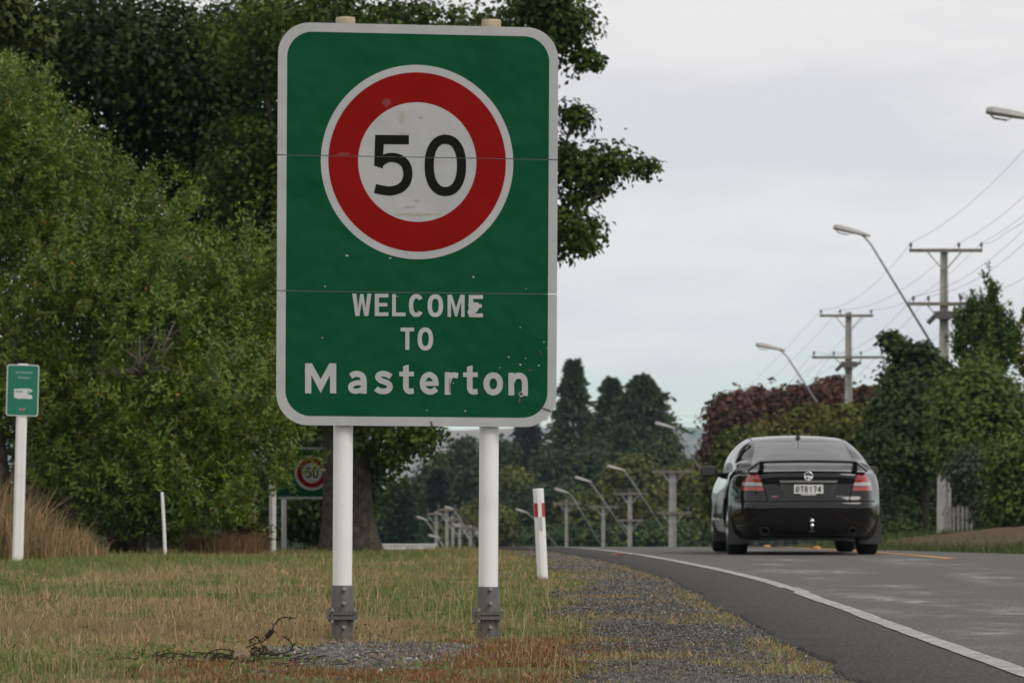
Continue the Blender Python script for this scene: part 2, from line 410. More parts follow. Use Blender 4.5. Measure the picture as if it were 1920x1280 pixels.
# ------------------------------------------------------------------ right-hand bank, kerb, driveway edge
M['dirt'] = mat('dirt', (0.095, 0.060, 0.033), 0.95, spec=0.1, noise=[(0.6, (0.055, 0.050, 0.024), 0.42, 0.62), (8, (0.13, 0.085, 0.05), 0.5, 0.75)], bump=(20, 0.6, 0.03))
def bank():
    xs_ = np.linspace(8.7, 14.5, 26); ys_ = np.linspace(82, 118, 40)
    def zf(X, Y):
        edge = ss(X, 8.7, 9.5) * ss(Y, 82, 87) * (1 - ss(Y, 112, 118))
        return base_z(X, Y) - .06 + edge * (.07 + .18 * np.exp(-((X - 11.0) / 1.5) ** 2 - ((Y - 98) / 9) ** 2) + .16 * (vnoise(X, Y, 1.0, 3) - .4))
    o = grid_mesh('dirt_bank', xs_, ys_, zf, M['dirt']); o['label'] = 'bare brown earth bank across the road'
bank()
def kerb(pts, name, label):
    mb = MB()
    P = [at(*p) for p in pts]
    for a, b in zip(P[:-1], P[1:]):
        d = b - a; d[2] = 0; L_ = np.linalg.norm(d); n = np.array([-d[1], d[0], 0]) / L_ * .09
        V = [a - n, a + n, b + n, b - n]; dn = np.array([0, 0, -.45])
        V = [v + dn for v in V] + [v for v in V]
        mb.add(V, [(0, 3, 2, 1), (4, 5, 6, 7), (0, 1, 5, 4), (1, 2, 6, 5), (2, 3, 7, 6), (3, 0, 4, 7)])
    o = mb.build(name, M['concrete_pale'], bevel=0.02); tag(o, label, kind='structure')
M['concrete_pale'] = mat('concrete_pale', (0.50, 0.49, 0.46), 0.85, noise=(5, (0.36, 0.35, 0.32), 0.4, 0.7))
kerb([(1960, 1032, 84), (1925, 1035, 88), (1903, 1038, 92), (1890, 1042, 95), (1902, 1045, 93), (1925, 1047, 90)], 'driveway_kerb', 'pale concrete kerb end curling beside the earth bank')
kerb([(1960, 1024, 104), (1910, 1018, 112), (1880, 1013, 118), (1852, 1008, 124)], 'path_kerb', 'pale concrete kerb running up behind the earth bank')

# ------------------------------------------------------------------ foliage
def leaf_mesh(P, axis, ln, wd, col, rng, fold=0.25, nrm=None):
    """one folded four-sided leaf per point; axis = pointing direction, nrm = way the blade faces"""
    n = len(P)
    if nrm is None:
        A = axis / (np.linalg.norm(axis, axis=1, keepdims=True) + 1e-9)
        rnd = rng.normal(size=(n, 3)); Sd = np.cross(A, rnd); Sd /= (np.linalg.norm(Sd, axis=1, keepdims=True) + 1e-9)
        N = np.cross(A, Sd)
    else:
        N = nrm / (np.linalg.norm(nrm, axis=1, keepdims=True) + 1e-9)
        A = axis - N * (axis * N).sum(1, keepdims=True); A /= (np.linalg.norm(A, axis=1, keepdims=True) + 1e-9)
        Sd = np.cross(N, A)
    ln = (ln * rng.uniform(.7, 1.3, n))[:, None]; wd = (wd * rng.uniform(.7, 1.3, n))[:, None]
    V = np.empty((n, 4, 3), np.float32)
    V[:, 0] = P; V[:, 1] = P + A * ln * .5 + Sd * wd * .5 + N * wd * fold
    V[:, 2] = P + A * ln; V[:, 3] = P + A * ln * .5 - Sd * wd * .5 + N * wd * fold
    C = np.repeat(col, 4, axis=0)
    F = np.arange(n * 4, dtype=np.int32).reshape(n, 4)
    return V.reshape(-1, 3), F, C

def jitter_cols(rng, n, cols, per=None, var=.25):
    """pick leaf colours from a weighted palette"""
    w = np.array([c[3] for c in cols]); w = w / w.sum()
    idx = rng.choice(len(cols), n, p=w)
    c = np.array([c[:3] for c in cols])[idx]
    return c * rng.uniform(1 - var, 1 + var, (n, 1))

def rdirs(rng, n):
    v = rng.normal(size=(n, 3)); return v / np.linalg.norm(v, axis=1, keepdims=True)

def crown_clusters(lobes, ncl, per, cr_, ln, wd, cols, seed, shell=.6, flat=.6, up=.1, outw=.6, puff=1.5):
    """lobes: (x,y,z,rx,ry,rz); rounded leafy puffs through each lobe, most of them near its surface, plus stray sprigs"""
    rng = np.random.default_rng(seed); L_ = np.array(lobes, float)
    L_[:, 3:] = np.maximum(L_[:, 3:] - cr_ * puff * .55, L_[:, 3:] * .55)
    npf = max(6, int(ncl / puff ** 1.6)); ppf = int(per * puff ** 1.6 * .86)
    vol = (L_[:, 3] * L_[:, 4] * L_[:, 5]) ** (2 / 3.); vol /= vol.sum()
    li = rng.choice(len(L_), npf, p=vol); d = rdirs(rng, npf)
    r = np.where(rng.random(npf) < .8, rng.uniform(shell, 1.0, npf), rng.uniform(.15, shell, npf))
    C = L_[li, :3] + d * L_[li, 3:] * r[:, None]
    size = cr_ * puff * rng.uniform(.5, 1.3, npf)
    size = np.minimum(size, L_[li, 3:].min(1) * 1.1 + cr_ * .3)
    k = np.repeat(np.arange(npf), ppf); n = len(k)
    g = rdirs(rng, n); g[:, 2] += .25; g /= np.linalg.norm(g, axis=1, keepdims=True)
    rr = np.where(rng.random(n) < .82, rng.uniform(.72, 1.08, n), rng.uniform(.2, .8, n))
    lump = 1 + .28 * np.sin(g[:, 0] * 5 + k * 1.7) * np.sin(g[:, 1] * 4 + k) + .2 * np.sin(g[:, 2] * 7 + k * 2.3)
    P = C[k] + g * (rr * lump * size[k])[:, None] * np.array([1, 1, flat])
    ns_ = n // 5                                                   # sprigs break the outline
    P[:ns_] += g[:ns_] * (size[k[:ns_]] * rng.uniform(.05, .55, ns_) ** 1.3)[:, None]
    perm = rng.permutation(n); P = P[perm]; g = g[perm]; k = k[perm]
    nr_ = g * 1.0 + np.array([0, 0, .45]) + rng.normal(size=(n, 3)) * .42
    ax = rng.normal(size=(n, 3)) + g * outw + np.array([0, 0, -.25 + up])
    cc = jitter_cols(rng, npf, cols, var=.2)
    col = cc[k] * rng.uniform(.72, 1.28, (n, 1))
    return leaf_mesh(P, ax, ln, wd, col, rng, nrm=nr_), C

def crown_shoots(lobes, nsh, per, slen, ln, wd, cols, seed, shell=.7, up=.9, outw=.5, inner=.25, clumps=0, cr0=.45, cr1=.85, dying=0):
    """upright leafy shoots growing out of the lobes (willow habit); clumps = number of rounded boughs the lobes break up into"""
    rng = np.random.default_rng(seed); L_ = np.array(lobes, float)
    if clumps:
        v0 = (L_[:, 3] * L_[:, 4] * L_[:, 5]) ** (2 / 3.); l0 = rng.choice(len(L_), clumps, p=v0 / v0.sum()); d0 = rdirs(rng, clumps)
        d0[:, 1] -= .25
        rc = rng.uniform(cr0, cr1, clumps)
        c0 = L_[l0, :3] + d0 * np.maximum(L_[l0, 3:] - rc[:, None] * .8, .1) * rng.uniform(.75, 1.0, (clumps, 1))
        L_ = np.concatenate([np.concatenate([c0, np.stack([rc, rc, rc * .8], -1)], 1), L_ * np.array([1, 1, 1, .7, .7, .7])])
    vol = (L_[:, 3] * L_[:, 4] * L_[:, 5]) ** (2 / 3.)
    if clumps: vol[clumps:] *= .3
    vol /= vol.sum()
    li = rng.choice(len(L_), nsh, p=vol); d = rdirs(rng, nsh)
    r = np.where(rng.random(nsh) < 1 - inner, rng.uniform(shell, 1.0, nsh), rng.uniform(.3, shell, nsh))
    C = L_[li, :3] + d * L_[li, 3:] * r[:, None]
    sd = d * outw + rng.normal(size=(nsh, 3)) * .28 + np.array([0, 0, up]); sd /= np.linalg.norm(sd, axis=1, keepdims=True)
    sl = slen * rng.uniform(.5, 1.4, nsh)
    k = np.repeat(np.arange(nsh), per); n = len(k); t = rng.random(n)
    P = C[k] + sd[k] * (sl[k] * t)[:, None] + rng.normal(size=(n, 3)) * .02
    ax = sd[k] * .8 + rdirs(rng, n) * .8
    nr_ = d[k] * .7 + np.array([0, 0, .4]) + rng.normal(size=(n, 3)) * .6
    cc = jitter_cols(rng, nsh, cols, var=.2); col = cc[k] * rng.uniform(.75, 1.25, (n, 1))
    if dying: yl_ = rng.random(n) < dying; col[yl_] = np.array([.45, .19, .015]) * rng.uniform(.6, 1.2, (int(yl_.sum()), 1))
    return leaf_mesh(P, ax, ln, wd * (1.05 - .4 * t), col, rng, nrm=nr_), C

def plant(name, label, cat, base, lv, C=None, trunk=None, group=None, leafmat='leaf', limbs=0, seed=0, parts=('trunk', 'crown'), lr=.05, barkmat='bark'):
    """an Empty at the foot with a trunk and a crown. trunk = list of (point, radius)"""
    base = np.array(base, float)
    root = empty(name, base, label, cat, group)
    if trunk is not None:
        mb = MB(); mb.tube([np.array(p) - base for p, r in trunk], [r for p, r in trunk], 10)
        if C is not None and limbs:
            rng = random.Random(seed)
            for _ in range(limbs):
                e = C[rng.randrange(len(C))] - base
                tp = [np.array(p) - base for p, r in trunk]
                i = rng.randrange(max(1, len(tp) // 2), len(tp)); s_ = tp[i]
                mid = s_ * .45 + e * .55 + np.array([rng.uniform(-.2, .2), rng.uniform(-.2, .2), -.08 * np.linalg.norm(e - s_)])
                mb.tube([s_, s_ * .6 + mid * .4, mid, e], [lr, lr * .8, lr * .5, lr * .15], 6)
        tk = mb.build(parts[0], M[barkmat], root, True)
    V, F, c = lv
    mk(parts[1], V - base, F, M[leafmat], root, False, c)
    return root

def merge(*ls):
    Vs = []; Fs = []; Cs = []; b = 0
    for V, F, C in ls:
        Vs.append(V); Fs.append(F + b); Cs.append(C); b += len(V)
    return np.concatenate(Vs), np.concatenate(Fs), np.concatenate(Cs)

def plobe(px, py, d, rx, ry, rd):
    """ellipsoid lobe: centre seen at a pixel at distance d, radii rx, ry in photo pixels there, depth radius rd in metres"""
    c = at(px, py, d); s = d / FPX
    return (c[0], c[1], c[2], rx * s, rd, ry * s)
def gat(px, d):
    x = (px - HX) * d / FPX
    return np.array([x, d, float(ground_z(x, d))])

# --- the big bushy willow behind the left of the sign
WIL = [(.122, .182, .014, 5), (.150, .200, .018, 3), (.092, .152, .016, 3), (.058, .102, .013, 2), (.175, .20, .045, 1)]
wl = [plobe(80, 420, 64, 150, 260, 2.0), plobe(-60, 330, 64, 150, 250, 1.9), plobe(150, 600, 63, 200, 230, 1.9), plobe(330, 620, 62, 190, 190, 1.7), plobe(250, 440, 63.5, 150, 170, 1.6),
      plobe(430, 560, 62, 120, 165, 1.4), plobe(445, 755, 61, 118, 125, 1.5), plobe(530, 740, 61.5, 50, 60, .7), plobe(300, 800, 61, 180, 180, 1.6), plobe(90, 740, 62.5, 150, 110, 1.3),
      plobe(480, 845, 61, 50, 62, 1.0), plobe(360, 920, 60.5, 140, 90, 1.1), plobe(20, 230, 64.5, 100, 120, 1.4), plobe(500, 480, 62.5, 60, 90, 1.0)]
wl += [plobe(240, 930, 60.8, 110, 80, .9), plobe(130, 860, 62, 90, 90, .9)]
a, C1 = crown_shoots(wl, 9800, 17, .30, .092, .032, WIL, 11, clumps=190, cr0=.34, cr1=.85, inner=.08, up=.7, outw=.85, dying=.004)
a2, _ = crown_shoots([plobe(535, 862, 64, 18, 22, .3), plobe(578, 874, 64.5, 16, 7, .15), plobe(522, 895, 64, 14, 20, .3)], 50, 14, .12, .085, .03, WIL, 12, up=.2, outw=.5)
a = merge(a, a2)
WB = gat(240, 62.5)
willow = plant('willow_shrub', 'huge bushy grey-green willow left of the big sign', 'willow', WB, a, C1,
               trunk=[(WB + np.array([0, 0, -.1]), .28), (WB + np.array([-.1, .1, .7]), .22), (WB + np.array([.1, .3, 1.8]), .18), (WB + np.array([.2, .2, 3.2]), .12), (WB + np.array([0, .2, 4.6]), .05)],
               leafmat='leaf_gloss', limbs=12, seed=3, lr=.05)
# extra stems of the willow and its bare dead branch
mb = MB(); rng = random.Random(8)
for px, lean, r in ((95, -.35, .15), (130, .25, .19), (10, -.2, .17), (215, .3, .09)):
    b0 = gat(px, 62) - WB; mb.tube([b0, b0 + np.array([lean * .3, .1, .8]), b0 + np.array([lean, .3, 2.0]), b0 + np.array([lean * 1.5, .3, 3.0])], [r, r * .85, r * .7, r * .4], 8)
mb.build('stem', M['bark'], willow, True)
mb = MB()
root0 = at(262, 700, 60.2)
for (px, py) in ((328, 602), (325, 640), (300, 620), (262, 628), (240, 660), (215, 690), (290, 655), (250, 690), (335, 700), (228, 720), (180, 700)):
    e = at(px, py, 60.2 + rng.uniform(-.3, .3)); m_ = (root0 + e) / 2 + np.array([rng.uniform(-.08, .08), 0, rng.uniform(-.05, .1)])
    mb.tube([root0 - WB, m_ - WB, e - WB], [.028, .018, .007], 5)
    for _ in range(3):
        s_ = m_ * .5 + e * .5; q = s_ + np.array([rng.uniform(-.25, .25), rng.uniform(-.1, .1), rng.uniform(-.05, .25)]); mb.tube([s_ - WB, q - WB], [.008, .003], 4)
mb.build('dead_branch', M['twig'], willow, True)['label'] = 'bare grey dead branch'

# --- oak behind the sign
OAK = [(.048, .080, .009, 5), (.065, .100, .012, 4), (.034, .060, .009, 4), (.085, .120, .016, 1.5)]
ol = [plobe(1010, 20, 68, 95, 60, 1.2), plobe(1045, 75, 68, 75, 62, .9), plobe(920, 120, 68, 110, 110, 1.5), plobe(1108, 118, 68, 50, 24, .5), plobe(1075, 30, 68, 55, 50, .7), plobe(1068, 228, 68, 55, 36, .6), plobe(1000, 285, 68, 70, 50, 1.0), plobe(1085, 315, 68, 95, 66, .9), plobe(1155, 312, 68, 75, 44, .7), plobe(1208, 320, 68, 50, 24, .4), plobe(1085, 372, 68, 50, 34, .5), plobe(1120, 360, 68, 40, 24, .4),
      plobe(1040, 430, 68, 85, 60, .8), plobe(1105, 428, 68, 55, 36, .5), plobe(1090, 466, 68, 55, 22, .4), plobe(1035, 485, 68, 28, 22, .3), plobe(800, 200, 69, 230, 220, 2.0), plobe(600, 80, 69, 250, 130, 2.2),
      plobe(520, 330, 69, 170, 170, 2.0), plobe(760, 500, 69, 240, 230, 2.0), plobe(620, 700, 68.5, 180, 130, 1.6), plobe(740, 830, 67.5, 95, 60, 1.0), plobe(690, 870, 68.5, 70, 40, .8), plobe(790, 815, 68, 55, 32, .7), plobe(560, 560, 69, 120, 120, 1.6), plobe(870, 640, 69, 130, 120, 1.4)]
a, C1 = crown_clusters(ol, 3000, 40, .24, .105, .07, OAK, 21, shell=.55, flat=.75, puff=1.4)
OB = gat(655, 68)
oak = plant('oak_tree', 'large dark green oak with a thick trunk behind the big sign', 'oak tree', OB, a, C1,
            trunk=[(OB + np.array([.02, 0, -.15]), .62), (OB + np.array([0, 0, .18]), .48), (OB + np.array([-.02, 0, .55]), .40), (OB + np.array([-.05, 0, 1.6]), .36), (OB + np.array([0, 0, 3.0]), .32), (OB + np.array([.2, .1, 5.0]), .26), (OB + np.array([.5, .1, 8.0]), .12)],
            group='oaks behind the lawn', limbs=90, seed=5, lr=.10)
# --- second, deeper oak to the left; crown shade put into darker leaf colours
ol = [plobe(300, 140, 76, 260, 180, 2.5), plobe(120, 60, 76, 220, 130, 2.5), plobe(420, 330, 76, 200, 190, 2.2), plobe(160, 330, 77, 260, 230, 2.0), plobe(470, 120, 76, 200, 130, 2.2), plobe(20, 180, 75, 150, 120, 2.0), plobe(350, 640, 80, 330, 260, 2.0), plobe(60, 700, 80, 200, 240, 2.0), plobe(470, 480, 78, 110, 150, 1.8)]
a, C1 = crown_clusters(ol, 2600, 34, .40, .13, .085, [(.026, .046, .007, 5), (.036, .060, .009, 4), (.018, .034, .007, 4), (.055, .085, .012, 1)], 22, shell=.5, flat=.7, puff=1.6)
B2 = gat(330, 78)
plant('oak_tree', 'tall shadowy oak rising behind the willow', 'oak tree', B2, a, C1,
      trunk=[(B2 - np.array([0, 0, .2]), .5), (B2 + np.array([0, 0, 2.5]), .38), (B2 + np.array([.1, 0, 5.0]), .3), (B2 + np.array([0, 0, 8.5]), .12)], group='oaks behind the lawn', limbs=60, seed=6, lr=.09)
# --- nearer oak off the left edge: only the tip of a bough hangs into the corner
ol = [plobe(15, 20, 46, 70, 34, .4), plobe(70, 62, 46, 34, 24, .3), plobe(-90, -60, 46, 130, 90, .8), plobe(5, 60, 46, 30, 30, .3)]
a, C1 = crown_clusters(ol, 210, 34, .17, .10, .06, [(.075, .10, .02, 3), (.10, .11, .03, 2), (.05, .075, .018, 2)], 23, shell=.4, flat=.7)
B3 = gat(-420, 46.5)
plant('oak_tree', 'leafy oak bough tip hanging into the top corner above the willow', 'oak tree', B3, a, C1,
      trunk=[(B3 - np.array([0, 0, .2]), .3), (B3 + np.array([0, 0, 2.5]), .24), (B3 + np.array([.3, 0, 4.2]), .18), (at(-200, -40, 46), .07), (at(-60, -10, 46), .03), (at(20, 30, 46), .014), (at(60, 66, 46), .008), (at(92, 72, 46), .004)],
      group='oaks behind the lawn', limbs=14, seed=9, lr=.012)

# --- hedge trees filling the gap low down behind the willow and oak
HED = [(.035, .062, .011, 4), (.055, .085, .016, 3), (.022, .042, .010, 2)]
def round_tree(name, label, cat, lobes, basepx, d, ncl, per, cr_, ln, wd, cols, seed, group=None, trunk_r=.18, limbs=12, flat=.7, shell=.55, up=.1, puff=1.5):
    a, C1 = crown_clusters(lobes, ncl, per, cr_, ln, wd, cols, seed, shell=shell, flat=flat, up=up, puff=puff)
    b = gat(basepx, d); top = max(l[2] for l in lobes)
    h = max(top - b[2], .5)
    return plant(name, label, cat, b, a, C1, trunk=[(b - np.array([0, 0, .3]), trunk_r), (b + np.array([0, 0, h * .35]), trunk_r * .8), (b + np.array([.02 * h, 0, h * .7]), trunk_r * .5), (b + np.array([0, 0, h * .98]), trunk_r * .15)],
                 group=group, limbs=limbs, seed=seed, lr=trunk_r * .35)
round_tree('hedge_tree', 'dark hedge tree showing below the willow, left of the far green sign', 'tree', [plobe(330, 880, 92, 190, 140, 2), plobe(460, 930, 92, 110, 100, 1.6), plobe(150, 880, 92, 170, 150, 2)], 330, 92, 700, 30, .4, .16, .10, HED, 31, 'hedge trees behind the lawn')
round_tree('hedge_tree', 'dark hedge tree between the far green sign and the oak trunk', 'tree', [plobe(580, 930, 96, 110, 110, 1.6), plobe(650, 880, 96, 90, 120, 1.5), plobe(560, 830, 96, 100, 90, 1.5)], 590, 96, 500, 30, .4, .16, .10, HED, 32, 'hedge trees behind the lawn')
YG = [(.10, .10, .018, 3), (.07, .085, .018, 3), (.14, .10, .02, 1)]
round_tree('leafy_bush', 'low yellowish bush beside the grey wooden post', 'bush', [plobe(440, 950, 66, 45, 60, .5), plobe(480, 1000, 66, 30, 28, .3)], 450, 66, 130, 26, .16, .08, .045, YG, 33, trunk_r=.04, limbs=6)
round_tree('leafy_bush', 'green weedy bush at the foot of the willow behind the bent white stake', 'bush', [plobe(280, 960, 60.5, 110, 60, .5), plobe(190, 940, 61, 60, 70, .5)], 270, 60.5, 260, 26, .16, .075, .035, [(.05, .085, .018, 3), (.08, .10, .025, 2)], 34, trunk_r=.04, limbs=6)

# --- right side of the road
DK = [(.046, .080, .016, 4), (.064, .102, .020, 3), (.030, .056, .013, 3)]
MG = [(.085, .135, .022, 4), (.062, .10, .018, 3), (.115, .155, .028, 1.5)]
round_tree('broadleaf_tree', 'dark broad tree in front of the tall power pole', 'tree',
           [plobe(1730, 790, 132, 90, 100, 2.0), plobe(1705, 720, 132, 48, 50, 1), plobe(1672, 640, 132, 24, 14, .4), plobe(1692, 665, 132, 24, 28, .5), plobe(1672, 718, 132, 30, 15, .5), plobe(1750, 710, 132, 40, 48, 1.2), plobe(1690, 860, 131, 62, 70, 1.4), plobe(1668, 950, 131, 42, 55, 1.0), plobe(1790, 820, 132, 50, 66, 1.4), plobe(1655, 820, 132, 30, 45, .8), plobe(1662, 770, 132, 26, 22, .6), plobe(1728, 668, 132, 22, 24, .6), plobe(1648, 900, 132, 30, 60, .8), plobe(1700, 690, 132, 30, 20, .5)],
           1728, 132, 1500, 32, .42, .19, .13, DK, 41, 'trees across the road', trunk_r=.25, limbs=25, puff=1.9)
round_tree('broadleaf_tree', 'mid-green rounded tree right of the tall power pole', 'tree',
           [plobe(1820, 780, 126, 72, 90, 1.6), plobe(1865, 755, 126, 60, 60, 1.4), plobe(1900, 800, 126, 50, 70, 1.4), plobe(1835, 705, 126, 34, 38, .8), plobe(1800, 850, 125, 45, 60, 1.0)],
           1835, 126, 1000, 32, .38, .18, .12, MG, 42, 'trees across the road', limbs=20, puff=2.1)
a, C1 = crown_shoots([plobe(1848, 695, 138, 36, 26, .8), plobe(1852, 640, 138, 9, 50, .4), plobe(1800, 640, 138, 7, 48, .3), plobe(1822, 625, 138, 9, 45, .3), plobe(1862, 575, 138, 5, 34, .2), plobe(1878, 640, 138, 10, 45, .3), plobe(1898, 655, 138, 9, 40, .3), plobe(1835, 600, 138, 6, 28, .2), plobe(1855, 535, 138, 2, 12, .1)], 470, 24, .55, .17, .09, MG, 43, up=1.4)
b = gat(1842, 138)
plant('upright_tree', 'upright feathery tree with spiky top beside the tall power pole', 'tree', b, a, C1, trunk=[(b - np.array([0, 0, .2]), .2), (b + np.array([0, 0, 3]), .15), (b + np.array([0, 0, 6.5]), .06)], group='trees across the road', limbs=20, seed=4, lr=.05)
round_tree('garden_bush', 'grey-green bush above the right end of the picket fence', 'bush', [plobe(1822, 885, 121, 42, 48, 1.0), plobe(1862, 955, 121, 34, 50, .9)], 1850, 121, 420, 28, .3, .15, .07, [(.085, .095, .05, 3), (.06, .075, .035, 3)], 44, 'garden bushes across the road', trunk_r=.1, limbs=8)
round_tree('garden_bush', 'bright green bush at the right edge above the kerb', 'bush', [plobe(1890, 870, 116, 55, 60, 1.0), plobe(1925, 900, 116, 60, 100, 1.2), plobe(1880, 950, 116, 45, 60, .9)], 1900, 116, 560, 28, .3, .15, .08, MG, 45, 'garden bushes across the road', trunk_r=.1, limbs=8)
round_tree('garden_bush', 'dark low undergrowth beside the car at the road edge', 'bush', [plobe(1680, 1000, 122, 40, 34, .9), plobe(1712, 1005, 124, 26, 28, .6), plobe(1630, 960, 128, 60, 80, .8)], 1690, 124, 420, 28, .3, .15, .08, DK, 46, 'garden bushes across the road', trunk_r=.08, limbs=6)
round_tree('garden_hedge', 'dark hedge in deep shade behind the picket fence and pole foot', 'hedge', [plobe(1740, 960, 156, 70, 75, 1.0), plobe(1810, 960, 156, 60, 75, 1.0), plobe(1690, 930, 156, 60, 90, 1.0), plobe(1770, 880, 156, 70, 60, 1.0)], 1760, 156, 520, 28, .4, .18, .10, DK, 48, trunk_r=.1, limbs=6)
a, C1 = crown_clusters([plobe(1945, 590, 80, 34, 60, .5), plobe(1912, 520, 80, 18, 14, .2), plobe(1935, 680, 80, 22, 40, .3), plobe(2030, 560, 80, 80, 130, .9)], 220, 30, .14, .13, .10, [(.14, .16, .02, 3), (.19, .17, .02, 2), (.07, .10, .02, 2)], 47, flat=.8)
b = gat(2030, 80)
plant('maple_tree', 'yellow-green leaves of a tree at the right edge below the lamp', 'tree', b, a, C1, trunk=[(b - np.array([0, 0, .2]), .12), (b + np.array([0, 0, 2]), .09), (at(2010, 640, 80), .06), (at(1950, 560, 80), .02)], limbs=14, seed=4, lr=.02)

# --- copper and olive trees beyond the car
CU = [(.115, .050, .034, 4), (.085, .038, .028, 3), (.14, .066, .042, 1.5), (.08, .056, .028, 1.5)]
for i, (lb, lobes, bx) in enumerate([
    ('copper-leaved tree at the left end of the row beyond the car', [plobe(1370, 790, 214, 42, 55, 2), plobe(1400, 770, 214, 35, 38, 1.6), plobe(1345, 850, 214, 28, 45, 1.4)], 1375),
    ('copper-leaved tree right above the roof of the car', [plobe(1450, 775, 216, 50, 45, 2), plobe(1420, 745, 216, 18, 16, .8), plobe(1490, 755, 216, 30, 30, 1.5), plobe(1510, 740, 216, 12, 14, .6)], 1460),
    ('copper-leaved tree around the foot of the second power pole', [plobe(1560, 750, 214, 45, 38, 2), plobe(1570, 725, 214, 24, 16, 1), plobe(1625, 748, 214, 40, 20, 1.4), plobe(1520, 760, 214, 30, 25, 1.2)], 1580)]):
    round_tree('copper_tree', lb, 'tree', lobes, bx, 215, 420, 28, .55, .30, .22, CU, 51 + i, 'copper-leaved trees beyond the car', trunk_r=.2, limbs=8)
OLV = [(.11, .12, .018, 4), (.08, .095, .016, 3), (.145, .14, .024, 1.5), (.12, .075, .02, .6)]
for i, (lb, lobes, bx) in enumerate([
    ('small yellow-green tree behind the left corner of the car roof', [plobe(1375, 850, 190, 32, 50, 1.2), plobe(1420, 825, 190, 28, 28, 1), plobe(1350, 920, 190, 30, 60, 1.2)], 1385),
    ('olive-green tree directly behind the roof of the car', [plobe(1480, 830, 186, 60, 55, 1.8), plobe(1520, 800, 186, 50, 40, 1.5), plobe(1450, 900, 186, 70, 80, 1.6)], 1490),
    ('olive-green tree between the car roof and the dark broad tree', [plobe(1600, 800, 184, 60, 55, 1.8), plobe(1640, 780, 184, 30, 35, 1.2), plobe(1590, 900, 184, 90, 90, 2.0), plobe(1650, 860, 184, 45, 90, 1.5)], 1600)]):
    round_tree('olive_tree', lb, 'tree', lobes, bx, 186, 520, 28, .5, .26, .18, OLV if i else [(.11, .125, .02, 3), (.07, .09, .02, 2)], 61 + i, 'green trees beyond the car', trunk_r=.15, limbs=8)

# --- far trees down the hill
def conifer(name, label, px, top, bot, hw, d, cols, seed, dens=1.0, group=None, ln=.5, power=.85, gap=.0):
    rng = np.random.default_rng(seed); b = gat(px, d); zt = at(px, top, d)[2]; zb = min(at(px, bot, d)[2], zt - 1)
    s = d / FPX; Rm = hw * s; n = int(7000 * dens)
    tiers = int(11); h = rng.random(n)
    tier = np.floor(h * tiers) / tiers; ph = (h * tiers) % 1
    rr = Rm * (1 - h) ** power * (.55 + .55 * (1 - ph)) * (.75 + .5 * vnoise(tier * 37 + seed, h * 0, 1.0, 1)) + .25
    th = rng.random(n) * 2 * math.pi
    wob = 1 + .34 * np.sin(th * 3 + tier * 29 + seed) + .18 * np.sin(th * 7 + tier * 13)
    rad = rr * wob * np.sqrt(rng.uniform(.12, 1, n))
    P = np.stack([b[0] + rad * np.cos(th), b[1] + rad * np.sin(th), zb + h * (zt - zb) - .12 * rad], -1)
    ax = np.stack([np.cos(th), np.sin(th), -.15 + .5 * (rng.random(n) - .3)], -1) + rng.normal(size=(n, 3)) * .45
    cc = jitter_cols(rng, n, cols, var=.3)
    lv = leaf_mesh(P, ax, ln, ln * .5, cc, rng)
    return plant(name, label, 'conifer', b, lv, None, trunk=[(b - np.array([0, 0, .5]), .35), (np.array([b[0], b[1], zb]), .28), (np.array([b[0], b[1], zt]), .04)], group=group)
CON = [(.058, .086, .030, 4), (.080, .108, .036, 3), (.040, .062, .026, 2)]
G1 = 'tall conifers in the distance'
conifer('conifer_tree', 'tallest spire-topped conifer just right of the big sign', 1075, 676, 900, 58, 470, CON, 71, 1.0, G1, .62, .8)
conifer('conifer_tree', 'middle conifer of the dark distant clump, narrow top', 1146, 712, 905, 48, 462, CON, 72, 1.0, G1, .62, .7)
conifer('conifer_tree', 'broadest conifer of the dark distant clump, rounded shoulders', 1205, 706, 910, 82, 455, CON, 73, 1.7, G1, .62, .6)
conifer('conifer_tree', 'lower conifer in front of the dark distant clump', 1165, 800, 930, 70, 448, CON, 76, .9, G1, .62, .7)
conifer('sparse_conifer', 'thin greyish see-through conifer beside the right sign post', 990, 786, 930, 48, 480, [(.05, .055, .045, 3), (.035, .042, .032, 2)], 74, .42, G1, .7, .6)
conifer('cypress_tree', 'pointed cypress low down left of the right sign post', 822, 880, 1000, 22, 400, [(.035, .06, .025, 1)], 75, .6, G1, .6, .6)
conifer('cypress_tree', 'pointed cypress just right of the oak trunk', 748, 905, 1030, 34, 360, [(.03, .055, .022, 1)], 77, .7, G1, .6, .6)
FAR = [(.040, .064, .022, 3), (.055, .080, .024, 3), (.028, .048, .02, 2)]
FY = [(.12, .135, .022, 3), (.085, .105, .02, 3), (.15, .145, .025, 1)]
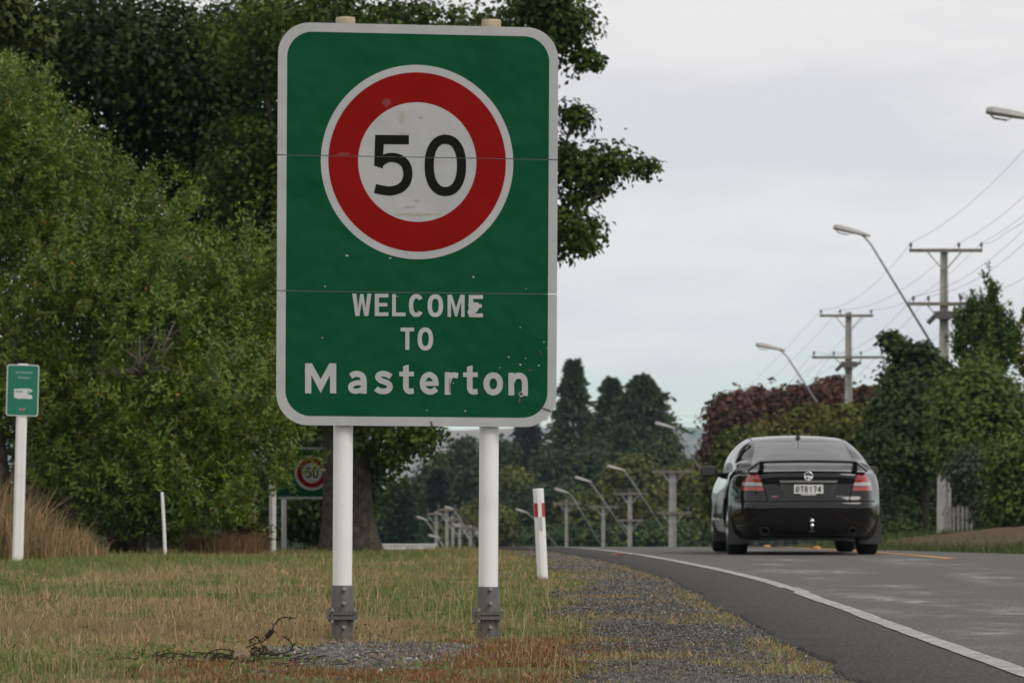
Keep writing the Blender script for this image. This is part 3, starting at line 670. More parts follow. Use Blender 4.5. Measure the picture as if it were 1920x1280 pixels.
far_list = [
    ('dark distant tree between the oak foliage and the right sign post', [(845, 900, 70, 60), (800, 950, 70, 60), (870, 850, 30, 45)], 840, 427, FAR),
    ('dark distant tree hidden mostly by the right sign post', [(910, 900, 60, 60), (940, 860, 35, 40)], 915, 441, FAR),
    ('distant dark tree mass below the oak foliage', [(720, 980, 90, 60), (650, 960, 70, 80), (780, 1000, 60, 40)], 720, 400, FAR),
    ('yellowish rounded tree just right of the right sign post', [(965, 905, 28, 28)], 965, 413, FY),
    ('green distant tree behind the red-banded marker post', [(1010, 960, 60, 55), (960, 980, 45, 45), (1060, 940, 40, 50)], 1010, 393, FAR),
    ('green distant tree left of the marker post', [(915, 985, 55, 50), (880, 1000, 50, 40)], 900, 386, OLV),
    ('olive distant tree behind the nearest slanted lamp', [(1110, 975, 60, 60), (1150, 940, 45, 55)], 1120, 379, FY),
    ('olive distant tree behind the concrete pole left of the car', [(1215, 960, 70, 70), (1190, 900, 50, 50)], 1210, 369, OLV),
    ('bright green distant tree just left of the car', [(1295, 905, 45, 50), (1320, 960, 50, 70), (1280, 985, 60, 50)], 1300, 351, FY),
    ('dark distant shrub at the foot of the pole left of the car', [(1250, 1010, 70, 35), (1150, 1015, 80, 30), (1040, 1015, 70, 30)], 1190, 345, DK),
    ('dark distant tree under the tall conifers', [(1090, 880, 60, 45), (1150, 890, 70, 50), (1240, 860, 40, 50), (1040, 880, 40, 40)], 1120, 434, FAR),
]
for i, (lb, ls, bx, d, cols) in enumerate(far_list):
    lobes = [plobe(x, y, d, rx, ry, 1.0 + rx * d / FPX * .7) for x, y, rx, ry in ls]
    round_tree('distant_tree', lb, 'tree', lobes, bx, d, 420 + 80 * len(ls), 26, .75, .42, .32, cols, 81 + i, 'distant trees down the hill', trunk_r=.2, limbs=4)
# far-off wood that reads as one mass
ws = []
for i in range(46):
    rng = np.random.default_rng(400 + i); px = -200 + 50 * i + rng.uniform(-25, 25); d = rng.uniform(620, 900)
    hh = rng.uniform(14, 24) if px > 700 else rng.uniform(10, 18)
    x = (px - HX) * d / FPX; z0 = float(ground_z(x, d))
    a, _ = crown_clusters([(x, d, z0 + hh * .55, hh * .36, hh * .3, hh * .48), (x + rng.uniform(-6, 6), d, z0 + hh * .3, hh * .4, hh * .3, hh * .3)], 60, 16, 1.9, 1.3, .95, FAR, 500 + i, shell=.5)
    ws.append(a)
V, F, c = merge(*ws)
tag(mk('far_forest', V, F, M['leaf'], None, False, c), 'hazy belt of far-off woodland below the hills', 'woodland', kind='stuff')
# ------------------------------------------------------------------ lawn, weeds, gravel
STRAW = np.array([.45, .33, .175]); STRAW2 = np.array([.33, .22, .11]); GREEN = np.array([.125, .185, .05]); GREEN2 = np.array([.20, .23, .07]); RUST = np.array([.27, .125, .056]); RUST2 = np.array([.19, .090, .044])
def verge_edge(y):  # where grass gives way to gravel
    return edge_x(y) - 1.75 + np.interp(y, [16, 30, 45, 60], [.0, .05, .40, .72]) + .30 * (vnoise(y, 2.2, 2.0, 3) - .5) * 2
def mound(x, y):    # bare stones at the foot of the sign
    n = .60 * (vnoise(x, y, .35, 3) - .5) * 2
    return np.clip((1.35 - np.sqrt(((x + .70) / .48) ** 2 + ((y - 22.2) / 1.9) ** 2) - n) * 2.2, 0, 1)
def rust(x, y):
    n = .5 * (vnoise(x, y, .6, 3) - .5) * 2
    a = np.clip(1.5 - np.sqrt(((x - .08) / .60) ** 2 + ((y - 21.6) / 2.6) ** 2) + n, 0, 1)
    b_ = np.clip(1.45 - np.sqrt(((x + .62) / .85) ** 2 + ((y - 18.6) / 2.0) ** 2) + n, 0, 1)
    c_ = np.clip(.9 - np.sqrt(((x - .0) / 1.1) ** 2 + ((y - 43) / 2.6) ** 2) + n, 0, .7)
    return np.clip(np.maximum(np.maximum(a, b_) * 1.7 - .25, c_), 0, 1)
def blades(name, n, y0, y1, x_lo, x_hi, hmin, hmax, wdt, seed, label, seg=2, colf=None, keep=None, curve=.95, ypow=1.0):
    rng = np.random.default_rng(seed)
    y = y0 + (y1 - y0) * rng.random(n) ** ypow
    lo = x_lo(y) if callable(x_lo) else x_lo; hi = x_hi(y) if callable(x_hi) else x_hi
    x = lo + (hi - lo) * rng.random(n)
    k = rng.random(n) < keep(x, y)
    x = x[k]; y = y[k]; n = len(x)
    col, hs = colf(x, y, rng)
    h = rng.uniform(hmin, hmax, n) * hs
    z = ground_z(x, y) - .01
    th = rng.random(n) * 2 * math.pi; lean = rng.uniform(.05, curve, n) * h
    dx = np.cos(th) * lean; dy = np.sin(th) * lean
    w = wdt * (.5 + 1.6 * rng.random(n) ** 2.2); ta = rng.normal(0, .7, n)      # blades mostly show their flat side
    wx = np.cos(ta) * w; wy = np.sin(ta) * w
    if seg == 2:
        V = np.empty((n, 5, 3), np.float32)
        V[:, 0] = np.stack([x - wx, y - wy, z], -1); V[:, 1] = np.stack([x + wx, y + wy, z], -1)
        mxx, my, mz = x + dx * .3, y + dy * .3, z + h * .58
        V[:, 2] = np.stack([mxx + wx * .75, my + wy * .75, mz], -1); V[:, 3] = np.stack([mxx - wx * .75, my - wy * .75, mz], -1)
        V[:, 4] = np.stack([x + dx, y + dy, z + h * np.sqrt(np.clip(1 - (lean / h) ** 2 * .6, .2, 1))], -1)
        b_ = np.arange(n)[:, None] * 5
        F = np.concatenate([b_ + np.array([[0, 1, 2]]), b_ + np.array([[0, 2, 3]]), b_ + np.array([[3, 2, 4]])])
        C = np.repeat(col, 5, axis=0)
    else:
        V = np.empty((n, 3, 3), np.float32)
        V[:, 0] = np.stack([x - wx, y - wy, z], -1); V[:, 1] = np.stack([x + wx, y + wy, z], -1)
        V[:, 2] = np.stack([x + dx, y + dy, z + h], -1)
        F = np.arange(n * 3).reshape(n, 3); C = np.repeat(col, 3, axis=0)
    o = mk(name, V.reshape(-1, 3), F, M['blade'], None, False, C)
    return tag(o, label, 'grass', kind='stuff')

def lawn_col(x, y, rng):
    n = len(x)
    g = vnoise(x, y, 1.1, 3, 1.0) * .55 + vnoise(x, y * .5, 2.6, 3, 4.0) * .45
    g = g + .16 * ss(-x, 1.2, 2.6) * ss(28 - y, 0, 8) * .3
    g = g + .20 * np.exp(-(((x + 1.6) / 2.2) ** 2 + ((y - 56) / 5) ** 2)) + .10 * np.exp(-(((x + .1) / .7) ** 2 + ((y - 33) / 4) ** 2))
    g = g + .22 * np.exp(-(((x + 5.0) / 1.6) ** 2 + ((y - 50) / 5) ** 2)) - .16 * np.exp(-(((x + 2.1) / 1.6) ** 2 + ((y - 26) / 3) ** 2))
    pg = np.clip((g - .33) / .22, .16, .94)
    isg = rng.random(n) < pg
    t = rng.random((n, 1))
    col = np.where(isg[:, None], GREEN * (1 - t) + GREEN2 * t, STRAW * (1 - t) + STRAW2 * t)
    r = rust(x, y); isr = rng.random(n) < r * .97
    col = np.where(isr[:, None], RUST * (1 - t) + RUST2 * t, col)
    col = col * rng.uniform(.7, 1.25, (n, 1))
    hs = (.42 + .40 * vnoise(x, y, .5, 2, 8.0) + .8 * ss(vnoise(x, y, .30, 2, 13.0), .55, .78)) * np.where(isr, .42, 1.0) * np.where(isg, .9, 1.08)
    hs = hs * (.6 + .4 * ss(verge_edge(y) - x, 0, .5)) * (1 - .62 * np.exp(-(((x + .75) / 1.25) ** 4 + ((y - 20.0) / 3.0) ** 4)))
    return col, hs
def lawn_keep(x, y):
    e = ss(verge_edge(y) + .12 - x, 0, .3)
    m_ = 1 - .96 * mound(x, y)
    cl = .35 + .65 * ss(vnoise(x, y, .18, 2, 6.0), .3, .55)
    return e * m_ * cl * (1 - .62 * rust(x, y))
fan = lambda k, m_: (lambda y: -k * y - m_)
blades('lawn_grass', 190000, 17.6, 27, fan(.125, .5), lambda y: edge_x(y) - 1.1, .025, .09, .0022, 1, 'patchy straw and green grass in front of and around the sign', colf=lawn_col, keep=lawn_keep)
blades('lawn_grass', 130000, 27, 42, fan(.125, .4), lambda y: edge_x(y) - 1.0, .03, .10, .0030, 2, 'patchy grass on the middle of the lawn', colf=lawn_col, keep=lawn_keep)
blades('lawn_grass', 120000, 42, 72, fan(.125, .4), lambda y: edge_x(y) - .8, .03, .105, .0050, 3, 'green and straw grass at the back of the lawn', colf=lawn_col, keep=lawn_keep, seg=1)
# stray tufts growing through the gravel and along the broken edge of the seal
def tuft_keep(x, y):
    o = edge_x(y) - x
    e1 = np.exp(-((o - .86 - .05 * (vnoise(y, 2.0, 1.5) - .5)) / .10) ** 2) * ss(vnoise(y, 8.0, 1.3, 2, 2.0), .35, .65)
    e2 = .75 * ss(vnoise(x, y, .8, 3, 7.0), .48, .62)
    return np.clip(e1 + e2, 0, 1) * ss(o, .74, .82)
def tuft_col(x, y, rng):
    n = len(x); t = rng.random((n, 1)); isg = rng.random(n) < .35
    col = np.where(isg[:, None], GREEN * (1 - t) + GREEN2 * t, STRAW * (1 - t) + STRAW2 * t) * rng.uniform(.7, 1.2, (n, 1))
    return col, .55 + .6 * vnoise(x, y, .3, 2)
blades('verge_grass', 75000, 17.6, 62, lambda y: edge_x(y) - 1.9, lambda y: edge_x(y) - .72, .02, .085, .0028, 4, 'thin tufts growing along the broken road edge', colf=tuft_col, keep=tuft_keep, ypow=1.5)
# low mossy weeds hugging the road edge
def moss_col(x, y, rng):
    n = len(x); t = rng.random((n, 1)); return (np.array([.11, .10, .025]) * (1 - t) + np.array([.17, .11, .04]) * t) * rng.uniform(.7, 1.2, (n, 1)), np.ones(n)
blades('edge_weeds', 50000, 17.6, 62, lambda y: edge_x(y) - 1.25, lambda y: edge_x(y) - .72, .012, .035, .004, 7, 'low mossy weeds along the edge of the seal', colf=moss_col,
       keep=lambda x, y: ss(vnoise(x, y, .8, 3, 3.0), .5, .62) * .9, ypow=1.4)
# rusty sorrel and moss carpeting the ground by the sign
def sorrel_col(x, y, rng):
    n = len(x); t = rng.random((n, 1)); c = (RUST * (1 - t) + RUST2 * t) * rng.uniform(.6, 1.3, (n, 1)); gq = rng.random(n) < .14; c[gq] = GREEN2 * .8; sq = rng.random(n) < .18; c[sq] = STRAW * .85
    return c, .5 + .9 * vnoise(x, y, .25, 2, 3.0)
blades('sorrel_weeds', 130000, 17.4, 26.5, -2.2, .95, .014, .055, .0026, 27, 'rust-red sorrel carpeting the ground in front of the sign', colf=sorrel_col, keep=lambda x, y: rust(x, y) * (1 - .75 * mound(x, y)) * (.08 + .92 * ss(vnoise(x, y, .42, 3, 1.0), .36, .56)), curve=1.0)
# rough grass on the far verge
blades('far_verge_grass', 26000, 58, 125, lambda y: edge_x(y) + 7.2, lambda y: edge_x(y) + 15, .08, .28, .012, 28, 'dark rough grass on the verge across the road', seg=1,
       colf=lambda x, y, rng: (np.tile(np.array([.075, .10, .03]), (len(x), 1)) * rng.uniform(.5, 1.3, (len(x), 1)), np.ones(len(x))), keep=lambda x, y: 1 - (x > 9.0) * (y > 84) * (y < 116) * (.94 - .5 * ss(vnoise(x, y, 1.3, 2), .5, .7)))
# clover and plantain leaves low in the turf
rng = np.random.default_rng(61); n = 60000; y = 17.6 + 22 * rng.random(n) ** 1.3; x = -.125 * y - .4 + (edge_x(y) - 1.2 + .125 * y + .4) * rng.random(n)
k = rng.random(n) < lawn_keep(x, y) * (1 - .7 * rust(x, y)) * ss(vnoise(x, y, .8, 3, 11.0), .52, .70); x = x[k]; y = y[k]; n = len(x)
P = np.stack([x, y, ground_z(x, y) + rng.uniform(.0, .035, n)], -1)
V, F, c = leaf_mesh(P, rng.normal(size=(n, 3)) + np.array([0, 0, .35]), .028, .014, (GREEN * .9) * rng.uniform(.6, 1.3, (n, 1)), rng, nrm=rng.normal(size=(n, 3)) * .5 + np.array([0, -.3, 1.0]))
tag(mk('lawn_weeds', V, F, M['blade'], None, False, c), 'small clover and plantain leaves low in the turf', 'weeds', kind='stuff')
# seed stalks standing above the lawn
def stalk_col(x, y, rng):
    n = len(x); return np.tile(np.array([.42, .33, .19]), (n, 1)) * rng.uniform(.6, 1.15, (n, 1)), np.ones(n)
blades('seed_stalks', 2600, 18, 34, fan(.125, .3), lambda y: edge_x(y) - 1.6, .12, .30, .0016, 5, 'thin pale seed stalks standing above the lawn', colf=stalk_col, keep=lambda x, y: lawn_keep(x, y) * ss(vnoise(x, y, 1.2, 2, 5.0), .4, .6), curve=.5)
# tall dry grass by the camper sign
def dry_col(x, y, rng):
    n = len(x); t = rng.random((n, 1)); return np.where(rng.random((n, 1)) < .22, np.array([[.10, .13, .04]]), np.array([.40, .27, .14]) * (1 - t) + np.array([.24, .15, .075]) * t) * rng.uniform(.55, 1.3, (n, 1)), ss(-5.6 - x + 1.1 * (vnoise(x, y, .35) - .5), -.7, 1.3) * .85 + .12 + .25 * vnoise(x, y, .25, 2, 4.0)
blades('dry_grass', 11000, 52.8, 58, -9.0, lambda y: -5.05 - .03 * (y - 53), .30, 1.30, .0055, 6, 'tall dry brown grass behind the camper sign', colf=dry_col, keep=lambda x, y: .25 + .75 * ss(vnoise(x, y, .4, 2, 9.0), .35, .6), curve=.75)
blades('dry_weeds', 4200, 60.0, 63.0, -4.5, -3.4, .10, .42, .006, 16, 'brown dry weeds below the willow', colf=lambda x, y, rng: (np.tile(np.array([.21, .12, .06]), (len(x), 1)) * rng.uniform(.5, 1.3, (len(x), 1)), .4 + .8 * vnoise(x, y, .5)), keep=lambda x, y: ss(vnoise(x, y, .7, 2, 2.0), .35, .6), curve=.6)

# loose stones
_ico = bmesh.new(); bmesh.ops.create_icosphere(_ico, subdivisions=1, radius=1.0)
_iv = np.array([v.co[:] for v in _ico.verts]); _if = np.array([[v.index for v in f.verts] for f in _ico.faces]); _ico.free()
_ov = np.array([(1, 0, 0), (-1, 0, 0), (0, 1, 0), (0, -1, 0), (0, 0, 1), (0, 0, -1)], float); _of = np.array([(0, 2, 4), (2, 1, 4), (1, 3, 4), (3, 0, 4), (2, 0, 5), (1, 2, 5), (3, 1, 5), (0, 3, 5)])
def stones(name, x, y, size, label, seed, cols, fine=False, sink=.35, dz=0.0):
    rng = np.random.default_rng(seed); n = len(x); bv, bf = (_iv, _if) if fine else (_ov, _of)
    z = ground_z(x, y) + dz; k = len(bv)
    sc_ = size[:, None, None] * rng.uniform(.6, 1.25, (n, 1, 3)) * np.array([1, 1, .7])
    jit = bv[None] * (1 + rng.uniform(-.28, .28, (n, k, 1)))
    a = rng.random(n) * 6.28; ca, sa = np.cos(a), np.sin(a)
    V = jit * sc_
    V = np.stack([V[..., 0] * ca[:, None] - V[..., 1] * sa[:, None], V[..., 0] * sa[:, None] + V[..., 1] * ca[:, None], V[..., 2]], -1)
    V += np.stack([x, y, z + size * sink], -1)[:, None, :]
    F = (bf[None] + np.arange(n)[:, None, None] * k).reshape(-1, 3)
    c = jitter_cols(rng, n, cols, var=.3)
    o = mk(name, V.reshape(-1, 3), F, M['stone'], None, False, np.repeat(c, k, axis=0))
    return tag(o, label, 'gravel', kind='stuff')
M['stone'] = mat('stone', attr=True, rough=0.9, spec=0.2)
GR = [(.12, .118, .108, 5), (.17, .165, .15, 3), (.065, .064, .06, 4), (.36, .345, .31, .8), (.17, .12, .08, .8)]
rng = np.random.default_rng(90)
x = rng.uniform(-1.6, .2, 150000); y = rng.uniform(18.3, 25.5, 150000); k = rng.random(150000) < mound(x, y); x = x[k][:42000]; y = y[k][:42000]
stones('mound_gravel', x, y, rng.uniform(.0035, .0095, len(x)) * np.where(rng.random(len(x)) < .05, 2.0, 1), 'bare grey and white gravel heaped round the sign posts', 91, GR, fine=False)
y = 17.6 + 44 * rng.random(70000) ** 1.9; x = edge_x(y) - .75 - 1.2 * rng.random(70000)
k = rng.random(70000) < ss(x - verge_edge(y), -.25, .12) * (1 - .8 * ss(vnoise(x, y, .8, 3, 7.0), .44, .60)); x = x[k]; y = y[k]
stones('shoulder_gravel', x, y, rng.uniform(.004, .009, len(x)) * (1 + .025 * (y - 18)), 'loose grey chips on the road shoulder', 92, [(.105, .10, .09, 5), (.15, .142, .128, 3), (.06, .058, .053, 4), (.30, .28, .25, .3)], sink=.4, dz=.018)
# ------------------------------------------------------------------ big welcome sign
def catmull(P, n=8, closed=False):
    P = np.array(P, float); m = len(P); out = []
    rngi = range(m if closed else m - 1)
    for i in rngi:
        p0 = P[(i - 1) % m] if (closed or i > 0) else P[0] * 2 - P[1]
        p1 = P[i]; p2 = P[(i + 1) % m]
        p3 = P[(i + 2) % m] if (closed or i + 2 < m) else P[-1] * 2 - P[-2]
        for t in np.arange(n) / n:
            out.append(.5 * ((2 * p1) + (-p0 + p2) * t + (2 * p0 - 5 * p1 + 4 * p2 - p3) * t * t + (-p0 + 3 * p1 - 3 * p2 + p3) * t ** 3))
    if not closed: out.append(P[-1])
    return np.array(out)
def ribbon(P, w, closed=False):
    P = np.array(P, float); m = len(P); V = []
    for i in range(m):
        if closed: a, b = P[(i - 1) % m], P[(i + 1) % m]
        else: a, b = P[max(i - 1, 0)], P[min(i + 1, m - 1)]
        t = b - a; t = t / (np.linalg.norm(t) + 1e-9); n = np.array([-t[1], t[0]])
        k = 1.0
        if 0 < i < m - 1 or closed:
            u = P[i] - P[(i - 1) % m]; u = u / (np.linalg.norm(u) + 1e-9); k = 1 / max(.5, abs(u.dot(t)))
        V += [P[i] + n * w / 2 * k, P[i] - n * w / 2 * k]
    F = []
    for i in range(m if closed else m - 1):
        j = (i + 1) % m; F.append((2 * i, 2 * i + 1, 2 * j + 1, 2 * j))
    return V, F
def superell(cx, cy, rx, ry, e=2.4, a0=0, a1=360, n=48):
    T = np.radians(np.linspace(a0, a1, n, endpoint=(a1 - a0) < 360))
    c, s = np.cos(T), np.sin(T)
    return np.stack([cx + rx * np.sign(c) * np.abs(c) ** (2 / e), cy + ry * np.sign(s) * np.abs(s) ** (2 / e)], -1)
GP = {  # straight letters as outlines in a unit box, y down
 'W': [(0,0),(.21,0),(.31,.66),(.41,.02),(.59,.02),(.69,.66),(.79,0),(1,0),(.84,1),(.62,1),(.5,.36),(.38,1),(.16,1)],
 'm': [(0,1),(0,0),(.25,0),(.5,.6),(.75,0),(1,0),(1,1),(.8,1),(.8,.32),(.56,.98),(.44,.98),(.2,.32),(.2,1)],
 'M': [(0,1),(0,0),(.22,0),(.5,.53),(.78,0),(1,0),(1,1),(.8,1),(.8,.39),(.5,.99),(.2,.39),(.2,1)],
 'E': [(0,0),(1,0),(1,.17),(.31,.17),(.31,.41),(.92,.41),(.92,.57),(.31,.57),(.31,.83),(1,.83),(1,1),(0,1)],
 'L': [(0,0),(.28,0),(.28,.83),(1,.83),(1,1),(0,1)],
 'T': [(0,0),(1,0),(1,.17),(.65,.17),(.65,1),(.35,1),(.35,.17),(0,.17)],
 'F': [(0,0),(1,0),(1,.17),(.31,.17),(.31,.41),(.9,.41),(.9,.57),(.31,.57),(.31,1),(0,1)],
 'H': [(0,0),(.26,0),(.26,.41),(.74,.41),(.74,0),(1,0),(1,1),(.74,1),(.74,.58),(.26,.58),(.26,1),(0,1)],
 'I': [(.35,0),(.65,0),(.65,1),(.35,1)],
 'N': [(0,0),(.25,0),(.76,.62),(.76,0),(1,0),(1,1),(.76,1),(.24,.38),(.24,1),(0,1)],
 'Y': [(0,0),(.27,0),(.5,.38),(.73,0),(1,0),(.64,.58),(.64,1),(.36,1),(.36,.58)],
 '1': [(.3,.2),(.5,0),(.68,0),(.68,1),(.42,1),(.42,.28),(.3,.36)],
 '7': [(0,0),(1,0),(1,.17),(.55,1),(.26,1),(.68,.17),(0,.17)],
 '4': [(.55,0),(.84,0),(.84,.62),(1,.62),(1,.78),(.84,.78),(.84,1),(.58,1),(.58,.78),(0,.78),(0,.62)],
 'V': [(0,0),(.26,0),(.5,.68),(.74,0),(1,0),(.63,1),(.37,1)],
}
def glyph(ch, x0, x1, y0, y1, w):
    """list of (verts2d, faces) for one character drawn in the box (y down)"""
    W_, H_ = x1 - x0, y1 - y0
    if ch in GP: 
        P = [np.array((x0 + a * W_, y0 + b * H_)) for a, b in GP[ch]]; return [(P, [tuple(range(len(P)))])]
    cx, cy, rx, ry = (x0 + x1) / 2, (y0 + y1) / 2, (W_ - w) / 2, (H_ - w) / 2
    if ch in 'Oo0': return [ribbon(superell(cx, cy, rx, ry, 2.35 if ch != 'o' else 2.1), w, True)]
    if ch == 'C': return [ribbon(superell(cx, cy, rx, ry, 2.35, 38, 322), w)]
    if ch == 'D': return [ribbon([(x0 + w / 2, y0 + w / 2), (x0 + W_ * .55, y0 + w / 2), (x1 - w * .8, y0 + H_ * .2), (x1 - w / 2, cy), (x1 - w * .8, y1 - H_ * .2), (x0 + W_ * .55, y1 - w / 2), (x0 + w / 2, y1 - w / 2)], w, True)]
    if ch in 'RP':
        o = [ribbon([(x0 + w / 2, y1), (x0 + w / 2, y0 + w / 2), (x0 + W_ * .6, y0 + w / 2), (x1 - w / 2, y0 + H_ * .28), (x0 + W_ * .6, y0 + H_ * .54), (x0 + w, y0 + H_ * .54)], w)]
        if ch == 'R': o.append(ribbon([(x0 + W_ * .5, y0 + H_ * .54), (x1 - w / 2, y1)], w))
        return o
    if ch in 'S6':
        return [ribbon(catmull([(x1 - w / 2, y0 + H_ * .22), (cx, y0 + w / 2), (x0 + w / 2, y0 + H_ * .27), (cx, cy), (x1 - w / 2, y0 + H_ * .73), (cx, y1 - w / 2), (x0 + w / 2, y0 + H_ * .78)], 6), w)]
    return []

SY, SR = R(9.0), R(0.32)
SO = np.array(at(782, 1206, 24.0))
Uv = np.array([math.cos(SY), math.sin(SY), 0]); Nv = np.array([math.sin(SY), -math.cos(SY), 0]); Zv = np.array([0, 0, 1.0])
U2 = Uv * math.cos(SR) - Zv * math.sin(SR); V2 = Zv * math.cos(SR) + Uv * math.sin(SR)
def SP(px, py):
    """sign-plane coordinates (metres) of a point of the sign face"""
    dr = np.array([(px - HX) / FPX, 1.0, -(py - HY) / FPX]); C0 = np.array([0, 0, CH])
    t = (SO - C0).dot(Nv) / dr.dot(Nv); P = C0 + dr * t - SO
    return np.array([P.dot(U2), P.dot(V2)])
sign = empty('welcome_sign', SO, 'big green welcome sign with red speed circle on two white posts', 'road sign')
sign.rotation_mode = 'QUATERNION'
sign.rotation_quaternion = Matrix((U2, -Nv, V2)).transposed().to_quaternion()

def dented(name, base, rough, spec, dent=1.0, grime=(0.3, 0.3, 0.3), gamt=.5, metal=0.0):
    m = mat(name, base, rough, metal, spec, noise=[(4, tuple(.90 * c for c in base), .4, .75), (38, grime, .74, .86)])
    t = m.node_tree; b = t.nodes['Principled BSDF']; lk = t.links.new; tcn = [n for n in t.nodes if n.type == 'TEX_COORD'][0]
    mpn = t.nodes.new('ShaderNodeMapping'); mpn.inputs['Scale'].default_value = (1, 0.01, 1)
    n1_ = t.nodes.new('ShaderNodeTexNoise'); n1_.inputs['Scale'].default_value = 3.2; n1_.inputs['Detail'].default_value = 2
    n2_ = t.nodes.new('ShaderNodeTexNoise'); n2_.inputs['Scale'].default_value = 11; n2_.inputs['Detail'].default_value = 1
    lk(tcn.outputs['Object'], mpn.inputs['Vector']); lk(mpn.outputs[0], n1_.inputs['Vector']); lk(mpn.outputs[0], n2_.inputs['Vector'])
    b1 = t.nodes.new('ShaderNodeBump'); b1.inputs['Strength'].default_value = .5 * dent; b1.inputs['Distance'].default_value = .05
    b2 = t.nodes.new('ShaderNodeBump'); b2.inputs['Strength'].default_value = .16 * dent; b2.inputs['Distance'].default_value = .02
    lk(n1_.outputs['Fac'], b1.inputs['Height']); lk(n2_.outputs['Fac'], b2.inputs['Height']); lk(b1.outputs[0], b2.inputs['Normal']); lk(b2.outputs[0], b.inputs['Normal'])
    return m
M['sign_green'] = dented('sign_green', (0.0018, 0.072, 0.027), 0.5, 0.10, 1.2, (0.012, 0.09, 0.04))
M['sign_white'] = dented('sign_white', (0.435, 0.44, 0.442), 0.6, 0.15, .7, (0.36, 0.35, 0.33))
M['sign_red'] = dented('sign_red', (0.235, 0.007, 0.006), 0.6, 0.04, .8, (0.19, 0.014, 0.013))
M['sign_black'] = mat('sign_black', (0.008, 0.008, 0.0075), 0.6, spec=.08)
M['alu'] = mat('alu', (0.62, 0.62, 0.60), 0.35, metal=0.7, noise=(20, (0.4, 0.39, 0.37), .45, .7))
M['alu_back'] = mat('alu_back', (0.30, 0.30, 0.30), 0.5, metal=0.6)

vL, vR = SP(519.5, 420)[0], SP(1045, 420)[0]; vB, vT = SP(782, 798.5)[1], SP(782, 47)[1]
SEAM = [SP(782, 295)[1], SP(782, 548)[1]]
def rrect(x0, x1, y0, y1, r, n=14):
    P = []
    for cx, cy, a in ((x1 - r, y1 - r, 0), (x0 + r, y1 - r, 90), (x0 + r, y0 + r, 180), (x1 - r, y0 + r, 270)):
        for k in range(n + 1):
            t = R(a + 90 * k / n); P.append((cx + r * math.cos(t), cy + r * math.sin(t)))
    return P
def face_obj(name, polys, mat_, y, parent=sign, split=True, label=None, thick=0.0, zr=None):
    """flat shapes on the sign plane; cut where the panels meet. polys in sign-plane metres"""
    bm = bmesh.new()
    for q, (P, Fs) in enumerate(polys):
        vs = [bm.verts.new((float(p[0]), y - .00035 * q, float(p[1]))) for p in P]
        for f in Fs:
            try: bm.faces.new([vs[i] for i in f])
            except ValueError: pass
    if split:
        for v in SEAM:
            for e in (-.0022, .0022):
                bmesh.ops.bisect_plane(bm, geom=bm.verts[:] + bm.edges[:] + bm.faces[:], plane_co=(0, 0, v + e), plane_no=(0, 0, 1))
        kill = [f for f in bm.faces if any(abs(f.calc_center_median().z - v) < .0021 for v in SEAM)]
        bmesh.ops.delete(bm, geom=kill, context='FACES')
    if zr is not None:
        bmesh.ops.delete(bm, geom=[f for f in bm.faces if not (zr[0] < f.calc_center_median().z < zr[1])], context='FACES')
    bm.normal_update()
    for f in bm.faces:
        if f.normal.y > 0: f.normal_flip()
    if thick:
        r = bmesh.ops.extrude_face_region(bm, geom=bm.faces[:])
        bmesh.ops.translate(bm, vec=(0, thick, 0), verts=[g for g in r['geom'] if isinstance(g, bmesh.types.BMVert)])
        bmesh.ops.recalc_face_normals(bm, faces=bm.faces[:])
    me = bpy.data.meshes.new(name); bm.to_mesh(me); bm.free()
    o = link(name, me, mat_, parent)
    if label: o['label'] = label
    return o
RO = 0.172
outer = rrect(vL, vR, vB, vT, RO)
bw = 0.049
inner = rrect(vL + bw, vR - bw, vB + bw, vT - bw, RO - bw * .72)
zs_ = [(-9, SEAM[1]), (SEAM[1], SEAM[0]), (SEAM[0], 9)]
for zr, lb in zip(zs_, ('bottom green panel, dented and shot at', 'middle green panel', 'top green panel')):
    p_ = face_obj('sign_panel', [(outer, [tuple(range(len(outer)))])], M['sign_green'], 0.0, thick=.004, zr=zr, label=lb)
n_ = len(outer)
ring = (list(outer) + list(inner), [(i, (i + 1) % n_, n_ + (i + 1) % n_, n_ + i) for i in range(n_)])
face_obj('border', [ring], M['sign_white'], -.0012, label='greyish white border strip')
def disc(cx, cy, r, n=96): return [(cx + r * math.cos(2 * math.pi * k / n), cy + r * math.sin(2 * math.pi * k / n)) for k in range(n)]
def annulus(cx, cy, r0, r1, n=96):
    return (disc(cx, cy, r1, n) + disc(cx, cy, r0, n), [(i, (i + 1) % n, n + (i + 1) % n, n + i) for i in range(n)])
dc = SP(782.5, 304); pr = (SP(882.5, 304)[0] - SP(682.5, 304)[0]) / 200
dr0, dr1, dr2 = 111 * pr, 166.5 * pr, 180.5 * pr
face_obj('disc_rim', [annulus(*dc, dr1, dr2)], M['sign_white'], -.0016)
face_obj('disc_ring', [annulus(*dc, dr0, dr1)], M['sign_red'], -.0020, label='red speed ring')
face_obj('disc_centre', [(disc(*dc, dr0), [tuple(range(96))])], M['sign_white'], -.0016, label='white centre of the speed circle')
def zz(ox, oy, sc_=3.2): return lambda p: SP(ox + p[0] / sc_, oy + p[1] / sc_)
zA = zz(500, 20); zB = zz(500, 420)
def letter(polys, f, mat_, y=-.0030, parent=sign, name='letter', split=True):
    return face_obj(name, [([f(p) for p in P], Fs) for P, Fs in polys], mat_, y, parent, split)
